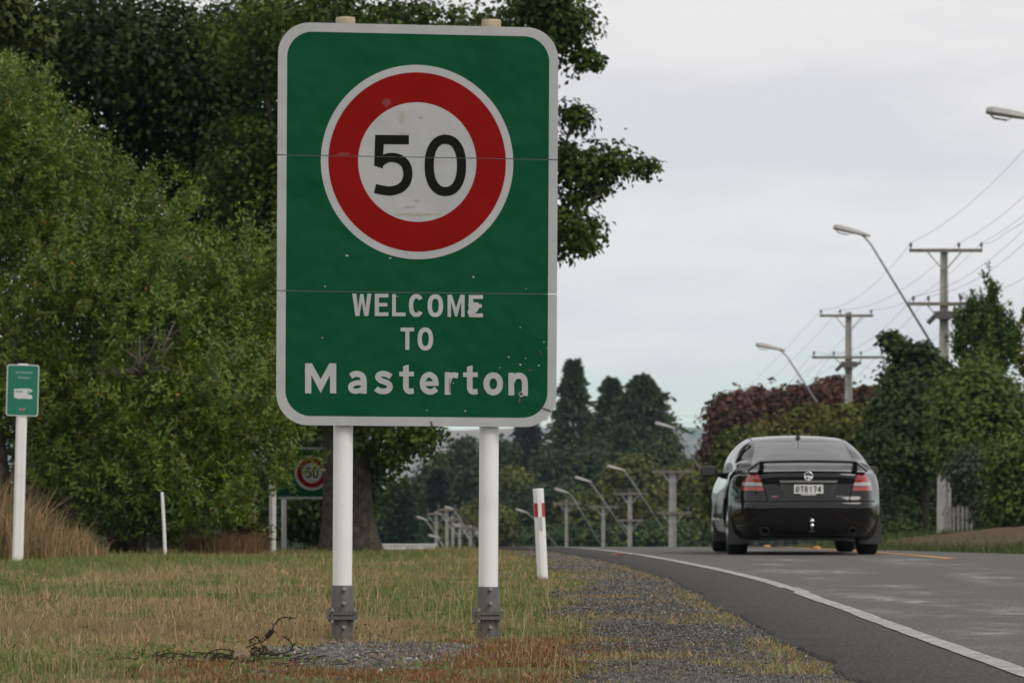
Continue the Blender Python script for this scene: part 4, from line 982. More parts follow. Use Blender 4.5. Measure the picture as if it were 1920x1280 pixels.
# 50
five = [([(651, 746), (853, 748), (853, 803), (703, 802), (698, 868), (697, 947), (645, 930)], [tuple(range(7))]),
        ribbon(catmull([(676, 915), (712, 889), (752, 881), (800, 893), (834, 925), (847, 977), (836, 1028), (803, 1064), (750, 1081), (700, 1078), (650, 1067)], 8), 55)]
letter(five, zA, M['sign_black'], name='numeral'); letter([ribbon(superell(1072, 929, 97, 156.5, 2.25), 55, True)], zA, M['sign_black'], name='numeral')
# WELCOME / TO
for ch, x0, x1, y0, y1 in (('W', 513, 628, 417, 551), ('E', 648, 730, 418, 552), ('L', 752, 833, 420, 553), ('C', 853, 942, 420, 557), ('O', 965, 1058, 421, 558), ('m', 1085, 1187, 424, 557), ('E', 1212, 1297, 426, 559), ('T', 803, 884, 621, 754), ('O', 905, 998, 620, 758)):
    letter(glyph(ch, x0, x1, y0, y1, 26), zB, M['sign_white'])
# Masterton
w = 36
def tt(dx, dy): return [([(818 + dx, 852 + dy), (852 + dx, 842 + dy), (852 + dx, 885 + dy), (883 + dx, 885 + dy), (883 + dx, 913 + dy), (852 + dx, 913 + dy), (852 + dx, 975 + dy), (818 + dx, 975 + dy), (818 + dx, 913 + dy), (795 + dx, 913 + dy), (795 + dx, 885 + dy), (818 + dx, 885 + dy)], [tuple(range(12))]),
                        ribbon(catmull([(835 + dx, 972 + dy), (838 + dx, 990 + dy), (852 + dx, 1002 + dy), (882 + dx, 1000 + dy)], 6), 33)]
letter(glyph('M', 230, 417, 835, 1015, w), zB, M['sign_white'])
letter([ribbon(catmull([(503, 912), (528, 899), (556, 901), (576, 917), (582, 948), (582, 1017)], 8), w), ribbon(catmull([(582, 956), (548, 951), (514, 961), (503, 980), (514, 998), (540, 1002), (568, 993), (583, 978)], 8), 31)], zB, M['sign_white'])
letter([ribbon(catmull([(745, 916), (722, 902), (695, 897), (673, 905), (668, 921), (683, 937), (710, 947), (733, 960), (739, 980), (726, 997), (700, 1003), (672, 998), (655, 985)], 6), 34)], zB, M['sign_white'])
letter(tt(0, 0), zB, M['sign_white'])
letter([ribbon(catmull([(1014, 953), (1006, 922), (975, 903), (946, 919), (935, 955), (946, 990), (976, 1006), (1002, 1000), (1018, 987)], 8), 34), ([(950, 943), (1031, 943), (1031, 970), (950, 970)], [(0, 1, 2, 3)])], zB, M['sign_white'])
letter([([(1068, 888), (1101, 888), (1103, 1023), (1068, 1023)], [(0, 1, 2, 3)]), ribbon(catmull([(1088, 950), (1097, 920), (1118, 906), (1148, 909)], 6), 34)], zB, M['sign_white'])
letter(tt(383, 4), zB, M['sign_white'])
letter(glyph('o', 1300, 1418, 889, 1027, w), zB, M['sign_white'])
letter([([(1450, 892), (1483, 892), (1485, 1027), (1450, 1027)], [(0, 1, 2, 3)]), ribbon(catmull([(1468, 950), (1484, 919), (1512, 909), (1538, 920), (1548, 950), (1548, 1030)], 8), w)], zB, M['sign_white'])
# wear: scuffs, shot holes, torn sheeting
M['scuff'] = mat('scuff', (0.40, 0.39, 0.345), 0.8, noise=(60, (0.30, 0.29, 0.25), .4, .7)); M['scuff_dark'] = mat('scuff_dark', (0.07, 0.055, 0.04), 0.8); M['chip'] = mat('chip', (0.40, 0.40, 0.38), 0.6)
rg = random.Random(4)
def blob(cx, cy, rx, ry, n=14, j=.45):
    return ([(cx + rx * math.cos(6.283 * k / n) * (1 + rg.uniform(-j, j)), cy + ry * math.sin(6.283 * k / n) * (1 + rg.uniform(-j, j))) for k in range(n)], [tuple(range(n))])
for f, cx, cy, rx, ry, mt in ((zA, 808, 650, 16, 36, 'scuff'), (zA, 925, 640, 12, 10, 'scuff'), (zA, 820, 738, 40, 5, 'scuff'), (zA, 900, 1140, 20, 10, 'scuff'), (zA, 855, 1177, 32, 8, 'scuff'), (zA, 905, 1222, 105, 9, 'scuff'), (zA, 1062, 738, 6, 7, 'scuff'),
                              (zA, 718, 553, 24, 26, 'red_dark'), (zA, 458, 862, 34, 12, 'red_dark')):
    if mt == 'red_dark': M.setdefault('red_dark', mat('red_dark', (0.20, 0.010, 0.012), 0.5))
    letter([blob(cx, cy, rx, ry)], f, M[mt], -.0024, name='scuff')
letter([([(1207, 480), (1232, 468), (1272, 472), (1274, 505), (1258, 530), (1216, 556), (1203, 530), (1212, 505)], [tuple(range(8))])], zB, M['sign_white'], -.0050, name='peeled_patch')
for cx, cy, r_ in ((1240, 317, 7), (1450, 797, 6), (1521, 843, 6), (1552, 805, 4), (1632, 848, 5), (1663, 708, 5), (1521, 620, 4), (1190, 1120, 6), (333, 682, 5), (350, 375, 5), (480, 190, 8), (740, 205, 7), (1120, 955, 4), (960, 1117, 4), (783, 434, 4), (228, 878, 3), (360, 1152, 4), (1398, 862, 4), (1682, 745, 4), (1556, 388, 4)):
    letter([blob(cx, cy, r_, r_ * .8, 9, .3)], zB, M['chip'], -.0052, name='chip_mark')
for P in ([(1637, 760), (1645, 757), (1652, 790), (1647, 795)], [(1640, 1098), (1665, 1103), (1708, 1118), (1705, 1124), (1660, 1110)], [(978, 1180), (990, 1184), (998, 1213), (982, 1215), (986, 1195)], [(1415, 955), (1433, 957), (1433, 962), (1415, 962)], [(1096, 925), (1099, 925), (1100, 1010), (1096, 1010)], [(1570, 870), (1588, 872), (1580, 890)]):
    letter([(P, [tuple(range(len(P)))])], zB, M['scuff_dark'], -.0054, name='crack')
hx, hz = zB((1527, 1022)); mb = MB()
prof = [(.0035, -.001), (.006, -.007), (.0125, -.008), (.0155, -.0045), (.0165, -.001)]
mb.lathe(prof, 10, (hx, 0, hz), 'y'); h_ = mb.build('shot_hole', M['alu'], sign, False); h_['label'] = 'bright torn hole below the last letter'
letter([([(1512, 1040), (1530, 1048), (1513, 1075), (1506, 1068)], [(0, 1, 2, 3)])], zB, M['scuff_dark'], -.0054, name='crack')
letter([blob(1524, 1018, 11, 10, 10, .2)], zB, M['scuff_dark'], -.0100, name='hole_centre')
# stiffening rails behind the joints
for v in SEAM + [vT - .18, vB + .15]:
    mb = MB(); mb.box(vL + .05, vR - .05, .0055, .030, v - .022, v + .022); mb.build('back_rail', M['alu_back'], sign)
# posts, breakaway sleeves
M['sleeve'] = mat('sleeve', (0.105, 0.102, 0.098), 0.6, metal=.25, noise=[(5, (0.15, 0.125, 0.095), .5, .72), (30, (0.075, 0.073, 0.07), .5, .75)], bump=(80, .25, .003))
M['cap_wood'] = mat('cap_wood', (0.50, 0.42, 0.28), 0.7, noise=(14, (0.40, 0.32, 0.20), .4, .7))
M['bolt'] = mat('bolt', (0.30, 0.30, 0.29), 0.45, metal=.6)
for px_, topy, capw, slv in ((645, 30, 18, 1097), (919.5, 34.5, 18, 1099.5)):
    u0 = SP(px_, 1150)[0]; vt = SP(px_ + (2 if px_ < 700 else 5), topy)[1]; vs_ = SP(px_, slv)[1]; rr = .0525; cy_ = .03 + rr
    mb = MB(); mb.lathe([(rr, .10), (rr, vt - .055), (rr * .98, vt - .05)], 32, (u0, cy_, 0)); post = mb.build('post', M['white_paint'], sign); smooth_by_angle(post)
    mb = MB(); mb.lathe([(rr * .99, vt - .05), (rr * 1.01, vt - .012), (rr * .95, vt)], 32, (u0, cy_, 0)); smooth_by_angle(mb.build('post_cap', M['cap_wood'], post))
    rs = .0595
    mb = MB(); mb.lathe([(rs, -.08), (rs, vs_ - .006), (rs - .004, vs_), (rr + .001, vs_)], 36, (u0, cy_, 0)); sl = mb.build('base_sleeve', M['sleeve'], sign); smooth_by_angle(sl)
    vc = SP(px_, 1153.5)[1]
    for k, (dz0, dz1, hw) in enumerate(((.003, .022, .078), (-.022, -.003, .078))):
        mb = MB(); o_ = rrect(-hw, hw, -hw, hw, .03, 5); nn = len(o_)
        mb.add([(u0 + a, cy_ + b, vc + dz0) for a, b in o_] + [(u0 + a, cy_ + b, vc + dz1) for a, b in o_],
               [tuple(range(nn - 1, -1, -1)), tuple(range(nn, 2 * nn))] + [(i, (i + 1) % nn, nn + (i + 1) % nn, nn + i) for i in range(nn)])
        mb.build('flange', M['sleeve'], sl)
    for sx in (-1, 1):
        for sy in (-1, 1):
            mb = MB(); mb.lathe([(.0055, -.04), (.0055, .04)], 8, (u0 + sx * .060, cy_ + sy * .066, vc)); mb.lathe([(.0105, .024), (.0105, .036)], 6, (u0 + sx * .060, cy_ + sy * .066, vc)); mb.lathe([(.0105, -.036), (.0105, -.024)], 6, (u0 + sx * .060, cy_ + sy * .066, vc))
            mb.build('flange_bolt', M['bolt'], sl)
    for py_ in (1104, 1130.5, 1175.5, 1202):
        if px_ > 700 and py_ > 1190: continue
        vb_ = SP(px_, py_)[1]; mb = MB(); mb.lathe([(.0075, 0), (.0105, -.008), (.0105, -.026), (.008, -.030)], 12, (u0 + .002, cy_ - rs + .004, vb_), 'y'); mb.build('bolt', M['bolt'], sl)

# ------------------------------------------------------------------ marker post, camper sign, small stakes
b = np.array(at(1018, 1087, 40.2)); b[2] = float(ground_z(b[0], b[1])); mp_ = empty('marker_post', b, 'white edge marker post with red bands beside the road', 'marker post')
mp_.rotation_euler = (0, R(-2.9), R(6))
def prism(prof, z0, z1):
    n = len(prof); return [(x, y, z0) for x, y in prof] + [(x, y, z1) for x, y in prof], [tuple(range(n - 1, -1, -1)), tuple(range(n, 2 * n))] + [(i, (i + 1) % n, n + (i + 1) % n, n + i) for i in range(n)]
pf = [(-.045, .045), (-.047, -.01), (-.018, -.045), (.018, -.045), (.047, -.01), (.045, .045)]
mb = MB(); mb.add(*prism(pf, -.15, .83)); mb.build('post', M['white_paint'], mp_, bevel=.004)
M['refl_red'] = mat('refl_red', (0.42, 0.022, 0.018), 0.35); M['refl_grey'] = mat('refl_grey', (0.46, 0.47, 0.48), 0.35)
for s in (-1, 1):
    mb = MB(); e = .0025
    mb.add(*prism([(s * .0185, -.0450 - e), (s * .0475, -.0105 - e), (s * .0475, -.0095), (s * .0185, -.044)] if s > 0 else [(s * .0475, -.0095), (s * .0475, -.0105 - e), (s * .0185, -.0450 - e), (s * .0185, -.044)], .575, .70)); mb.build('red_band', M['refl_red'], mp_)
mb = MB(); mb.box(-.0165, .0165, -.0485, -.0455, .455, .575); mb.build('reflector', M['refl_grey'], mp_)

b = np.array(at(33, 1048, 52.3)); b[2] = float(ground_z(b[0], b[1])); cs = empty('camper_sign', b, 'small green camper sign on a leaning white square post', 'road sign'); cs.rotation_euler = (0, R(1.6), R(8))
s_ = 52.3 / FPX
pf = [(-.062, .062), (-.062, -.04), (-.04, -.062), (.04, -.062), (.062, -.04), (.062, .062)]
mb = MB(); mb.add(*prism(pf, -.2, 2.31)); mb.build('post', M['white_paint'], cs, bevel=.006)
M['teal'] = mat('teal', (0.004, 0.17, 0.105), 0.4, noise=(4, (0.006, 0.15, 0.095), .4, .7)); M['print_white'] = mat('print_white', (0.62, 0.63, 0.62), 0.5); M['print_dim'] = mat('print_dim', (0.30, 0.45, 0.38), 0.5)
pw, z0_, z1_ = .187, 1.70, 2.30
P = rrect(-pw, pw, z0_, z1_, .028, 6); Pi = rrect(-pw + .012, pw - .012, z0_ + .012, z1_ - .012, .02, 6)
face_obj('sign_plate', [(P, [tuple(range(len(P)))])], M['print_white'], -.068, cs, False, thick=.004); face_obj('sign_face', [(Pi, [tuple(range(len(Pi)))])], M['teal'], -.0700, cs, False)
def csf(p): return np.array([-.187 + p[0] * .374, 2.30 - p[1] * .60])   # unit box, y down
def word(tx, x0, x1, y0, y1, f, mat_, y, parent, wst=.26):
    n = len(tx); cw = (x1 - x0) / (n + (n - 1) * .3)
    for i, ch in enumerate(tx):
        g = glyph(ch, x0 + i * cw * 1.3, x0 + i * cw * 1.3 + cw, y0, y1, cw * wst)
        if g: letter(g, f, mat_, y, parent, split=False)
word('MOTORHOME', .27, .80, .135, .175, csf, M['print_dim'], -.0715, cs); word('FRIENDLY', .35, .74, .235, .275, csf, M['print_dim'], -.0715, cs)
cam_p = [(.24, .475), (.36, .475), (.45, .465), (.70, .465), (.79, .485), (.80, .525), (.70, .535), (.74, .575), (.80, .605), (.82, .64), (.80, .655), (.755, .66), (.73, .675), (.68, .66), (.42, .66), (.39, .675), (.34, .66), (.24, .645)]
letter([(cam_p, [tuple(range(len(cam_p)))])], csf, M['print_white'], -.0715, cs, 'camper_symbol', False)
for q in ([(.28, .51), (.38, .51), (.38, .535), (.28, .535)], [(.41, .51), (.49, .51), (.49, .535), (.41, .535)], [(.67, .50), (.73, .51), (.70, .53), (.66, .52)], [(.655, .545), (.70, .545), (.735, .575), (.66, .575)]):
    letter([(q, [(0, 1, 2, 3)])], csf, M['teal'], -.0728, cs, 'camper_window', False)
letter([([(.38, .845), (.50, .855), (.62, .845), (.57, .87), (.53, .895), (.47, .895), (.43, .87)], [tuple(range(7))])], csf, M['print_dim'], -.0715, cs, 'wing_emblem', False); letter([([(.45, .862), (.55, .862), (.53, .90), (.50, .915), (.47, .90)], [tuple(range(5))])], csf, M['refl_red'], -.0728, cs, 'red_emblem', False)

def stake(px0, py0, px1, py1, d, r, mt, name, label, cat, sq=False, bend=0.0, sink=.2):
    a, c = at(px0, py0, d), at(px1, py1, d); g0 = float(ground_z(a[0], a[1])); a[2] = min(a[2], g0)
    root = empty(name, (a[0], a[1], a[2]), label, cat); m_ = (a + c) / 2 + np.array([bend, 0, 0]); mb = MB()
    mb.tube([np.array([0, 0, -sink]), m_ - a, (m_ * .4 + c * .6) - a, c - a], [r, r, r, r * .9], 4 if sq else 8); mb.build('shaft', M[mt], root)
    mb = MB(); mb.tube([c - a, c - a + np.array([0, 0, .02])], [r * 1.02, r * .7], 4 if sq else 8); mb.build('top', M[mt], root)
stake(311, 1026, 304, 925, 59.2, .022, 'white_paint', 'bent_stake', 'thin bent white stake in front of the willow', 'stake', bend=.0)
stake(511, 1024, 511, 902, 66.5, .052, 'old_white', 'wooden_post', 'weathered pale post just left of the far green sign', 'post')
stake(474, 1008, 474, 915, 67.5, .05, 'timber_grey', 'wooden_post', 'brown-grey wooden post beside the yellowish bush', 'post')

# far speed sign, half hidden by leaves and the oak trunk
fd = 70.0; fb = np.array(at(585, 1022, fd)); fb[2] = float(ground_z(fb[0], fb[1])); fs = empty('speed_sign', fb, 'second green speed sign half hidden between willow and oak trunk', 'road sign')
q = fd / FPX
def fsf(px, py): return np.array([(px - 585) * q, CH - (py - HY) * q - fb[2]])
x0, z0 = fsf(519, 935); x1, z1 = fsf(651, 838)
for (a_, b_) in ((x0, x1),):
    P = [(x0, z0), (x1, z0), (x1, z1), (x0, z1)]
    face_obj('sign_panel', [(P, [(0, 1, 2, 3)])], M['sign_green'], 0, fs, False, thick=.005)
    for zA_, zB_ in ((z0, z0 + .035), (z1 - .035, z1)):
        face_obj('border', [([(x0, zA_), (x1, zA_), (x1, zB_), (x0, zB_)], [(0, 1, 2, 3)])], M['sign_white'], -.003, fs, False)
fc = fsf(585, 886)
face_obj('disc_rim', [annulus(*fc, 28 * q, 33 * q, 48)], M['sign_white'], -.003, fs, False); face_obj('disc_ring', [annulus(*fc, 19 * q, 28 * q, 48)], M['sign_red'], -.004, fs, False); face_obj('disc_centre', [(disc(*fc, 19 * q, 48), [tuple(range(48))])], M['sign_white'], -.003, fs, False)
for i, ch in enumerate('50'):
    ffx = lambda p: np.array([fc[0] + p[0], fc[1] - p[1]])
    if ch == '0': g = glyph('0', .01, .10, -.08, .08, .022)
    else: g = [ribbon(catmull([(-.02, -.07), (-.085, -.07), (-.09, -.01), (-.05, -.025), (-.02, .02), (-.045, .065), (-.095, .06)], 5), .022)]
    letter(g, ffx, M['sign_black'], -.006, fs, 'numeral', False)
for px_ in (532, 640):
    x_, _ = fsf(px_, 900); mb = MB(); mb.lathe([(.038, -.2), (.038, z1 - .02), (.03, z1)], 14, (x_, .05, 0)); mb.build('post', M['white_paint'], fs, True)

# ------------------------------------------------------------------ power poles, street lamps, wires
INS = []
def power_pole(px, d, topy, label, arms, w0=.50, w1=.24, basez=None, group='concrete power poles along the road', ch=2, tr=False):
    b = gat(px, d)
    if basez is not None: b[2] = basez
    root = empty('power_pole', b, label, 'power pole', group); H = at(px, topy, d)[2] - b[2]
    mb = MB()
    for s in (-1, 1):                                  # two flanges and a recessed web
        mb.add([(s * w0 / 2 - s * .09, -.12, -.6), (s * w0 / 2, -.12, -.6), (s * w0 / 2, .12, -.6), (s * w0 / 2 - s * .09, .12, -.6),
                (s * w1 / 2 - s * .06, -.09, H), (s * w1 / 2, -.09, H), (s * w1 / 2, .09, H), (s * w1 / 2 - s * .06, .09, H)],
               [(0, 3, 2, 1), (4, 5, 6, 7), (0, 1, 5, 4), (1, 2, 6, 5), (2, 3, 7, 6), (3, 0, 4, 7)])
    mb.build('shaft', M['concrete'], root)
    mb = MB(); mb.add([(-w0 / 2 + .08, -.05, -.6), (w0 / 2 - .08, -.05, -.6), (w0 / 2 - .08, .05, -.6), (-w0 / 2 + .08, .05, -.6), (-w1 / 2 + .05, -.05, H), (w1 / 2 - .05, -.05, H), (w1 / 2 - .05, .05, H), (-w1 / 2 + .05, .05, H)],
                      [(0, 3, 2, 1), (4, 5, 6, 7), (0, 1, 5, 4), (1, 2, 6, 5), (2, 3, 7, 6), (3, 0, 4, 7)]); mb.build('web', M['concrete'], root)
    pts = []
    for (ay, lpx, rpx, ins) in arms:
        s = d / FPX; za = at(px, ay, d)[2] - b[2]; xl, xr = (lpx - px) * s, (rpx - px) * s
        mb = MB(); mb.box(xl, xr, -.20, -.10, za - .055, za + .055); arm = mb.build('crossarm', M['timber_grey'], root)
        for sgn in (-1, 1):
            mb = MB(); mb.tube([(sgn * .55, -.15, za - .05), (sgn * .06, -.13, za - .62)], .022, 5); mb.build('brace', M['galv'], arm)
        row = []
        for ip in ins:
            xi = (ip - px) * s; mb = MB(); mb.lathe([(.018, 0), (.018, .07), (.045, .075), (.05, .10), (.038, .115), (.05, .13), (.052, .16), (.036, .20), (.02, .215)], 8, (xi, -.15, za + .05)); mb.build('insulator', M['porcelain'], arm, True)
            row.append(np.array([xi, -.15, za + .25]) + b)
        pts.append(row)
    if tr:
        za = at(px, tr, d)[2] - b[2]; mb = MB(); mb.box(-.34, .34, -.42, -.12, za - .10, za + .14); mb.tube([(-.55, -.2, za - .25), (-.3, -.25, za)], .09, 6); mb.tube([(.5, -.2, za + .1), (.3, -.25, za)], .07, 6); mb.build('fuse_box', M['porcelain'], root)
    return root, pts
M['porcelain'] = mat('porcelain', (0.10, 0.09, 0.085), 0.35)
P1 = power_pole(1770, 147, 466, 'tallest concrete power pole rising from behind the dark tree', [(470, 1704, 1841, (1707, 1797, 1839)), (570, 1703, 1832, (1712, 1740, 1800, 1826))], .50, .22, tr=592)
P2 = power_pole(1591, 190, 585, 'second concrete power pole above the copper-leaved trees', [(592, 1536, 1637, (1539, 1575, 1633)), (670, 1522, 1658, (1526, 1563, 1614, 1653))], .46, .25, tr=684)
P3 = power_pole(1261, 226, 886, 'pale concrete power pole just left of the car', [(884, 1222, 1301, (1224, 1245, 1299)), (961, 1232, 1296, (1236, 1290))], .46, .33)
P4 = power_pole(1181, 262, 922, 'grey power pole between the two slanted lamps left of the car', [(925, 1150, 1213, (1153, 1180, 1210)), (975, 1155, 1207, (1158, 1204))], .28, .22)
P5 = power_pole(1131, 300, 948, 'slim dark power pole behind the lamp, right of the marker post', [(950, 1104, 1160, (1106, 1131, 1157))], .25, .2)
P6 = power_pole(1062, 342, 936, 'far power pole just right of the marker post', [(944, 1036, 1088, (1038, 1062, 1086))], .25, .2)
P0 = power_pole(2129, 102, 105, 'power pole standing outside the right edge, carrying the high lamp', [(112, 2070, 2190, (2072, 2150, 2188)), (270, 2068, 2190, (2072, 2100, 2160, 2186))], .45, .22)
FP = []; FLB = ['small pale far pole nearest the right sign post', 'small pale far pole second from the right sign post', 'small pale far pole third from the right sign post', 'tallest pale pole of the far cluster below the oak foliage', 'leftmost pale pole of the far cluster below the oak foliage', 'faintest far pole, just right of the tallest in the cluster']
for px_, d_, ty in ((905, 250, 988), (882, 262, 984), (862, 274, 980), (838, 250, 950), (818, 265, 958), (849, 285, 968)):
    FP.append(power_pole(px_, d_, ty, FLB.pop(0), [(ty + 5, px_ - 17, px_ + 17, (px_ - 16, px_ + 16))], .22, .16, group='far poles down the valley'))
def wire(name, pts, label, sag=.6, r=.0065):
    mb = MB(); P = []
    for a, c in zip(pts[:-1], pts[1:]):
        sg = sag * (np.linalg.norm(c - a) / 45) ** 1.5
        for t in np.linspace(0, 1, 11)[:-1]:
            p = a * (1 - t) + c * t; p[2] -= 4 * sg * t * (1 - t); P.append(p)
    P.append(pts[-1]); o = np.array(P[0]); mb.tube([p - o for p in P], r, 4); ob = mb.build(name, M['wire'], None); ob.location = o
    tag(ob, label, 'power line', 'power lines along the road')
M['wire'] = mat('wire', (0.10, 0.10, 0.105), 0.5, metal=.3)
lbl = ['upper power line on the outermost left insulators', 'upper power line on the middle insulators', 'upper power line on the right end insulators']
for k in range(3): wire('power_line', [P0[1][0][k], P1[1][0][k], P2[1][0][k], P3[1][0][k], P4[1][0][k], P5[1][0][k], P6[1][0][k]], lbl[k])
for k, lb in ((0, 'lower power line at the left end of the lower crossarms'), (1, 'lower power line left of the pole shafts'), (3, 'lower power line at the right end of the lower crossarms')):
    wire('power_line', [P0[1][1][k], P1[1][1][k], P2[1][1][k], P3[1][1][min(k, 1)]], lb, .8)
# service wires leading off to houses
wire('service_wire', [P2[1][1][2] - np.array([0, 0, .6]), at(1760, 720, 175)], 'service wire running right from the second power pole', .3, .006)
wire('service_wire', [P2[1][1][1] - np.array([0, 0, .6]), at(1180, 770, 300), at(980, 800, 330)], 'service wire running left across the sky from the second power pole', .4, .006)
wire('service_wire', [P2[1][1][0] - np.array([0, 0, .6]), at(1200, 752, 300), at(980, 785, 330)], 'topmost service wire running left across the sky from the second power pole', .4, .006)
wire('service_wire', [P1[1][0][2], at(1880, 440, 120), at(2040, 330, 100)], 'service wire climbing to the right edge from the tallest power pole', .2, .006)

M['lamp_grey'] = mat('lamp_grey', (0.34, 0.32, 0.31), 0.5, metal=.1); M['lamp_lens'] = mat('lamp_lens', (0.55, 0.55, 0.53), 0.25)
def street_lamp(hx, hy, kx, ky, ex, ey, d, label, group=None, sc_=1.25):
    """head at (hx,hy), knee of the arm (kx,ky), arm foot (ex,ey) on its pole, all at distance d"""
    E, K, Hd = at(ex, ey, d), at(kx, ky, d), at(hx, hy, d); ar = 1.0 if d < 200 else .72
    if d > 200: sc_ = min(sc_, 1.0)
    root = empty('street_lamp', E, label, 'street lamp', group)
    mb = MB(); t = (Hd - K); u = t / np.linalg.norm(t)
    k0 = K + (E - K) / np.linalg.norm(E - K) * .35; k1 = K + u * .35
    mb.tube([np.zeros(3), k0 - E, (k0 * .25 + K * .5 + k1 * .25) - E, k1 - E, Hd - u * .55 * sc_ - E], [.045 * ar, .036 * ar, .033 * ar, .030 * ar, .028 * ar], 7); mb.build('arm', M['galv'], root, True)
    # cobra head: tapered body, deeper at the outer end, clear bowl under it
    o = Hd - E; B = np.array([0, 1.0, 0]); W_ = np.cross(u, B); W_ = W_ if W_[2] > 0 else -W_
    L0 = .95 * sc_; V = []; st = ((-.62, .035, .03, .03), (-.42, .085, .06, .035), (-.05, .15, .09, .05), (.28, .16, .09, .055), (.38, .11, .06, .05))
    for (a, hw, up_, dn) in st:
        for (bx, wz) in ((-1, -.3), (-.75, -1), (.75, -1), (1, -.3), (.8, .6), (.35, 1), (-.35, 1), (-.8, .6)):
            V.append(o + u * a * sc_ + B * bx * hw * sc_ + W_ * (wz * (up_ if wz > 0 else dn)) * sc_)
    F = []
    for i in range(len(st) - 1):
        for k in range(8): F.append((i * 8 + k, i * 8 + (k + 1) % 8, (i + 1) * 8 + (k + 1) % 8, (i + 1) * 8 + k))
    F += [tuple(range(7, -1, -1)), tuple((len(st) - 1) * 8 + k for k in range(8))]
    mb = MB(); mb.add(V, F); hd = mb.build('lamp_head', M['lamp_grey'], root)
    V = []
    for (a, hw, dn) in ((-.12, .10, .05), (-.02, .13, .12), (.22, .13, .12), (.32, .09, .05)):
        for (bx, wz) in ((-1, -.9), (-.8, -1), (.8, -1), (1, -.9)): V.append(o + u * a * sc_ + B * bx * hw * sc_ + W_ * (wz * dn) * sc_)
    F = [(i * 4 + k, i * 4 + k + 1, i * 4 + 5 + k, i * 4 + 4 + k) for i in range(3) for k in range(3)]
    mb = MB(); mb.add(V, F); mb.build('lamp_bowl', M['lamp_lens'], hd)
LG = 'street lamps along the road'
street_lamp(1888, 214, 1965, 227, 2120, 480, 102, 'highest street lamp head reaching in at the right edge', LG)
street_lamp(1589, 432, 1622, 440, 1766, 676, 147, 'street lamp whose long arm leans up left of the tallest power pole', LG)
street_lamp(1438, 650, 1468, 656, 1586, 838, 187, 'street lamp against the sky left of the second power pole', LG)
street_lamp(1152, 877, 1172, 882, 1256, 1010, 226, 'street lamp left of the pale pole beside the car', LG)
street_lamp(1090, 898, 1107, 903, 1178, 1005, 250, 'street lamp second to the right of the marker post', LG)
street_lamp(1050, 919, 1070, 925, 1126, 1020, 285, 'street lamp immediately right of the marker post', LG)
street_lamp(976, 957, 992, 962, 1052, 1032, 320, 'low street lamp between the right sign post and the marker post', LG)
LLB = ['tiny far street lamp farthest left of the pale pole cluster', 'tiny far street lamp at the top of the pale pole cluster', 'tiny far street lamp amid the pale pole cluster', 'tiny far street lamp lowest in the pale pole cluster', 'tiny far street lamp touching the right sign post']
for hx_, hy_, d_ in ((789, 971, 262), (842, 952, 250), (858, 985, 270), (812, 1005, 240), (900, 1000, 255)):
    street_lamp(hx_, hy_, hx_ + 10, hy_ + 3, hx_ + 42, hy_ + 55, d_, LLB.pop(0), 'far lamps down the valley', .7)
street_lamp(1243, 797, 1262, 802, 1330, 905, 205, 'street lamp against the pale hill left of the copper-leaved trees', LG)

# ------------------------------------------------------------------ picket fence, white wall, small litter
M['fence_grey'] = mat('fence_grey', (0.25, 0.235, 0.215), 0.85, spec=.2, noise=(6, (0.15, 0.15, 0.125), .42, .7))
fd = 137.0; fb = gat(1800, fd); pfn = empty('picket_fence', fb, 'weathered pale picket fence in the shade beside the pole', 'fence')
q = fd / FPX
for i in range(9):
    xx = (1772 + i * 8.2 - 1800) * q; zt = at(0, 947 + (i % 3), fd)[2] - fb[2]; mb = MB(); w_ = .042
    mb.add([(xx - w_, -.012, -.1), (xx + w_, -.012, -.1), (xx + w_, .012, -.1), (xx - w_, .012, -.1), (xx - w_, -.012, zt - .06), (xx + w_, -.012, zt - .06), (xx + w_, .012, zt - .06), (xx - w_, .012, zt - .06), (xx, -.012, zt), (xx, .012, zt)],
           [(0, 3, 2, 1), (0, 1, 5, 8, 4), (2, 3, 7, 9, 6), (1, 2, 6, 5), (3, 0, 4, 7), (5, 6, 9, 8), (4, 8, 9, 7)]); mb.build('picket', M['fence_grey'], pfn)
for zf in (.25, .8):
    mb = MB(); mb.box(-.55, .62, .014, .06, zf * zt - .04, zf * zt + .04); mb.build('rail', M['fence_grey'], pfn)
wd_ = 112.0; a, c = at(716, 1019, wd_), at(817, 1019, wd_); g0 = float(ground_z(a[0], wd_)); ww = empty('white_wall', ((a[0] + c[0]) / 2, wd_, g0), 'low white wall just right of the oak trunk behind the lawn', 'wall')
hwid = (c[0] - a[0]) / 2; mb = MB(); mb.box(-hwid, hwid, -.1, .1, -.2, a[2] - g0 - .04); mb.build('wall_body', M['white_paint'], ww); mb = MB(); mb.box(-hwid - .03, hwid + .03, -.13, .13, a[2] - g0 - .038, a[2] - g0); mb.build('coping', M['old_white'], ww)

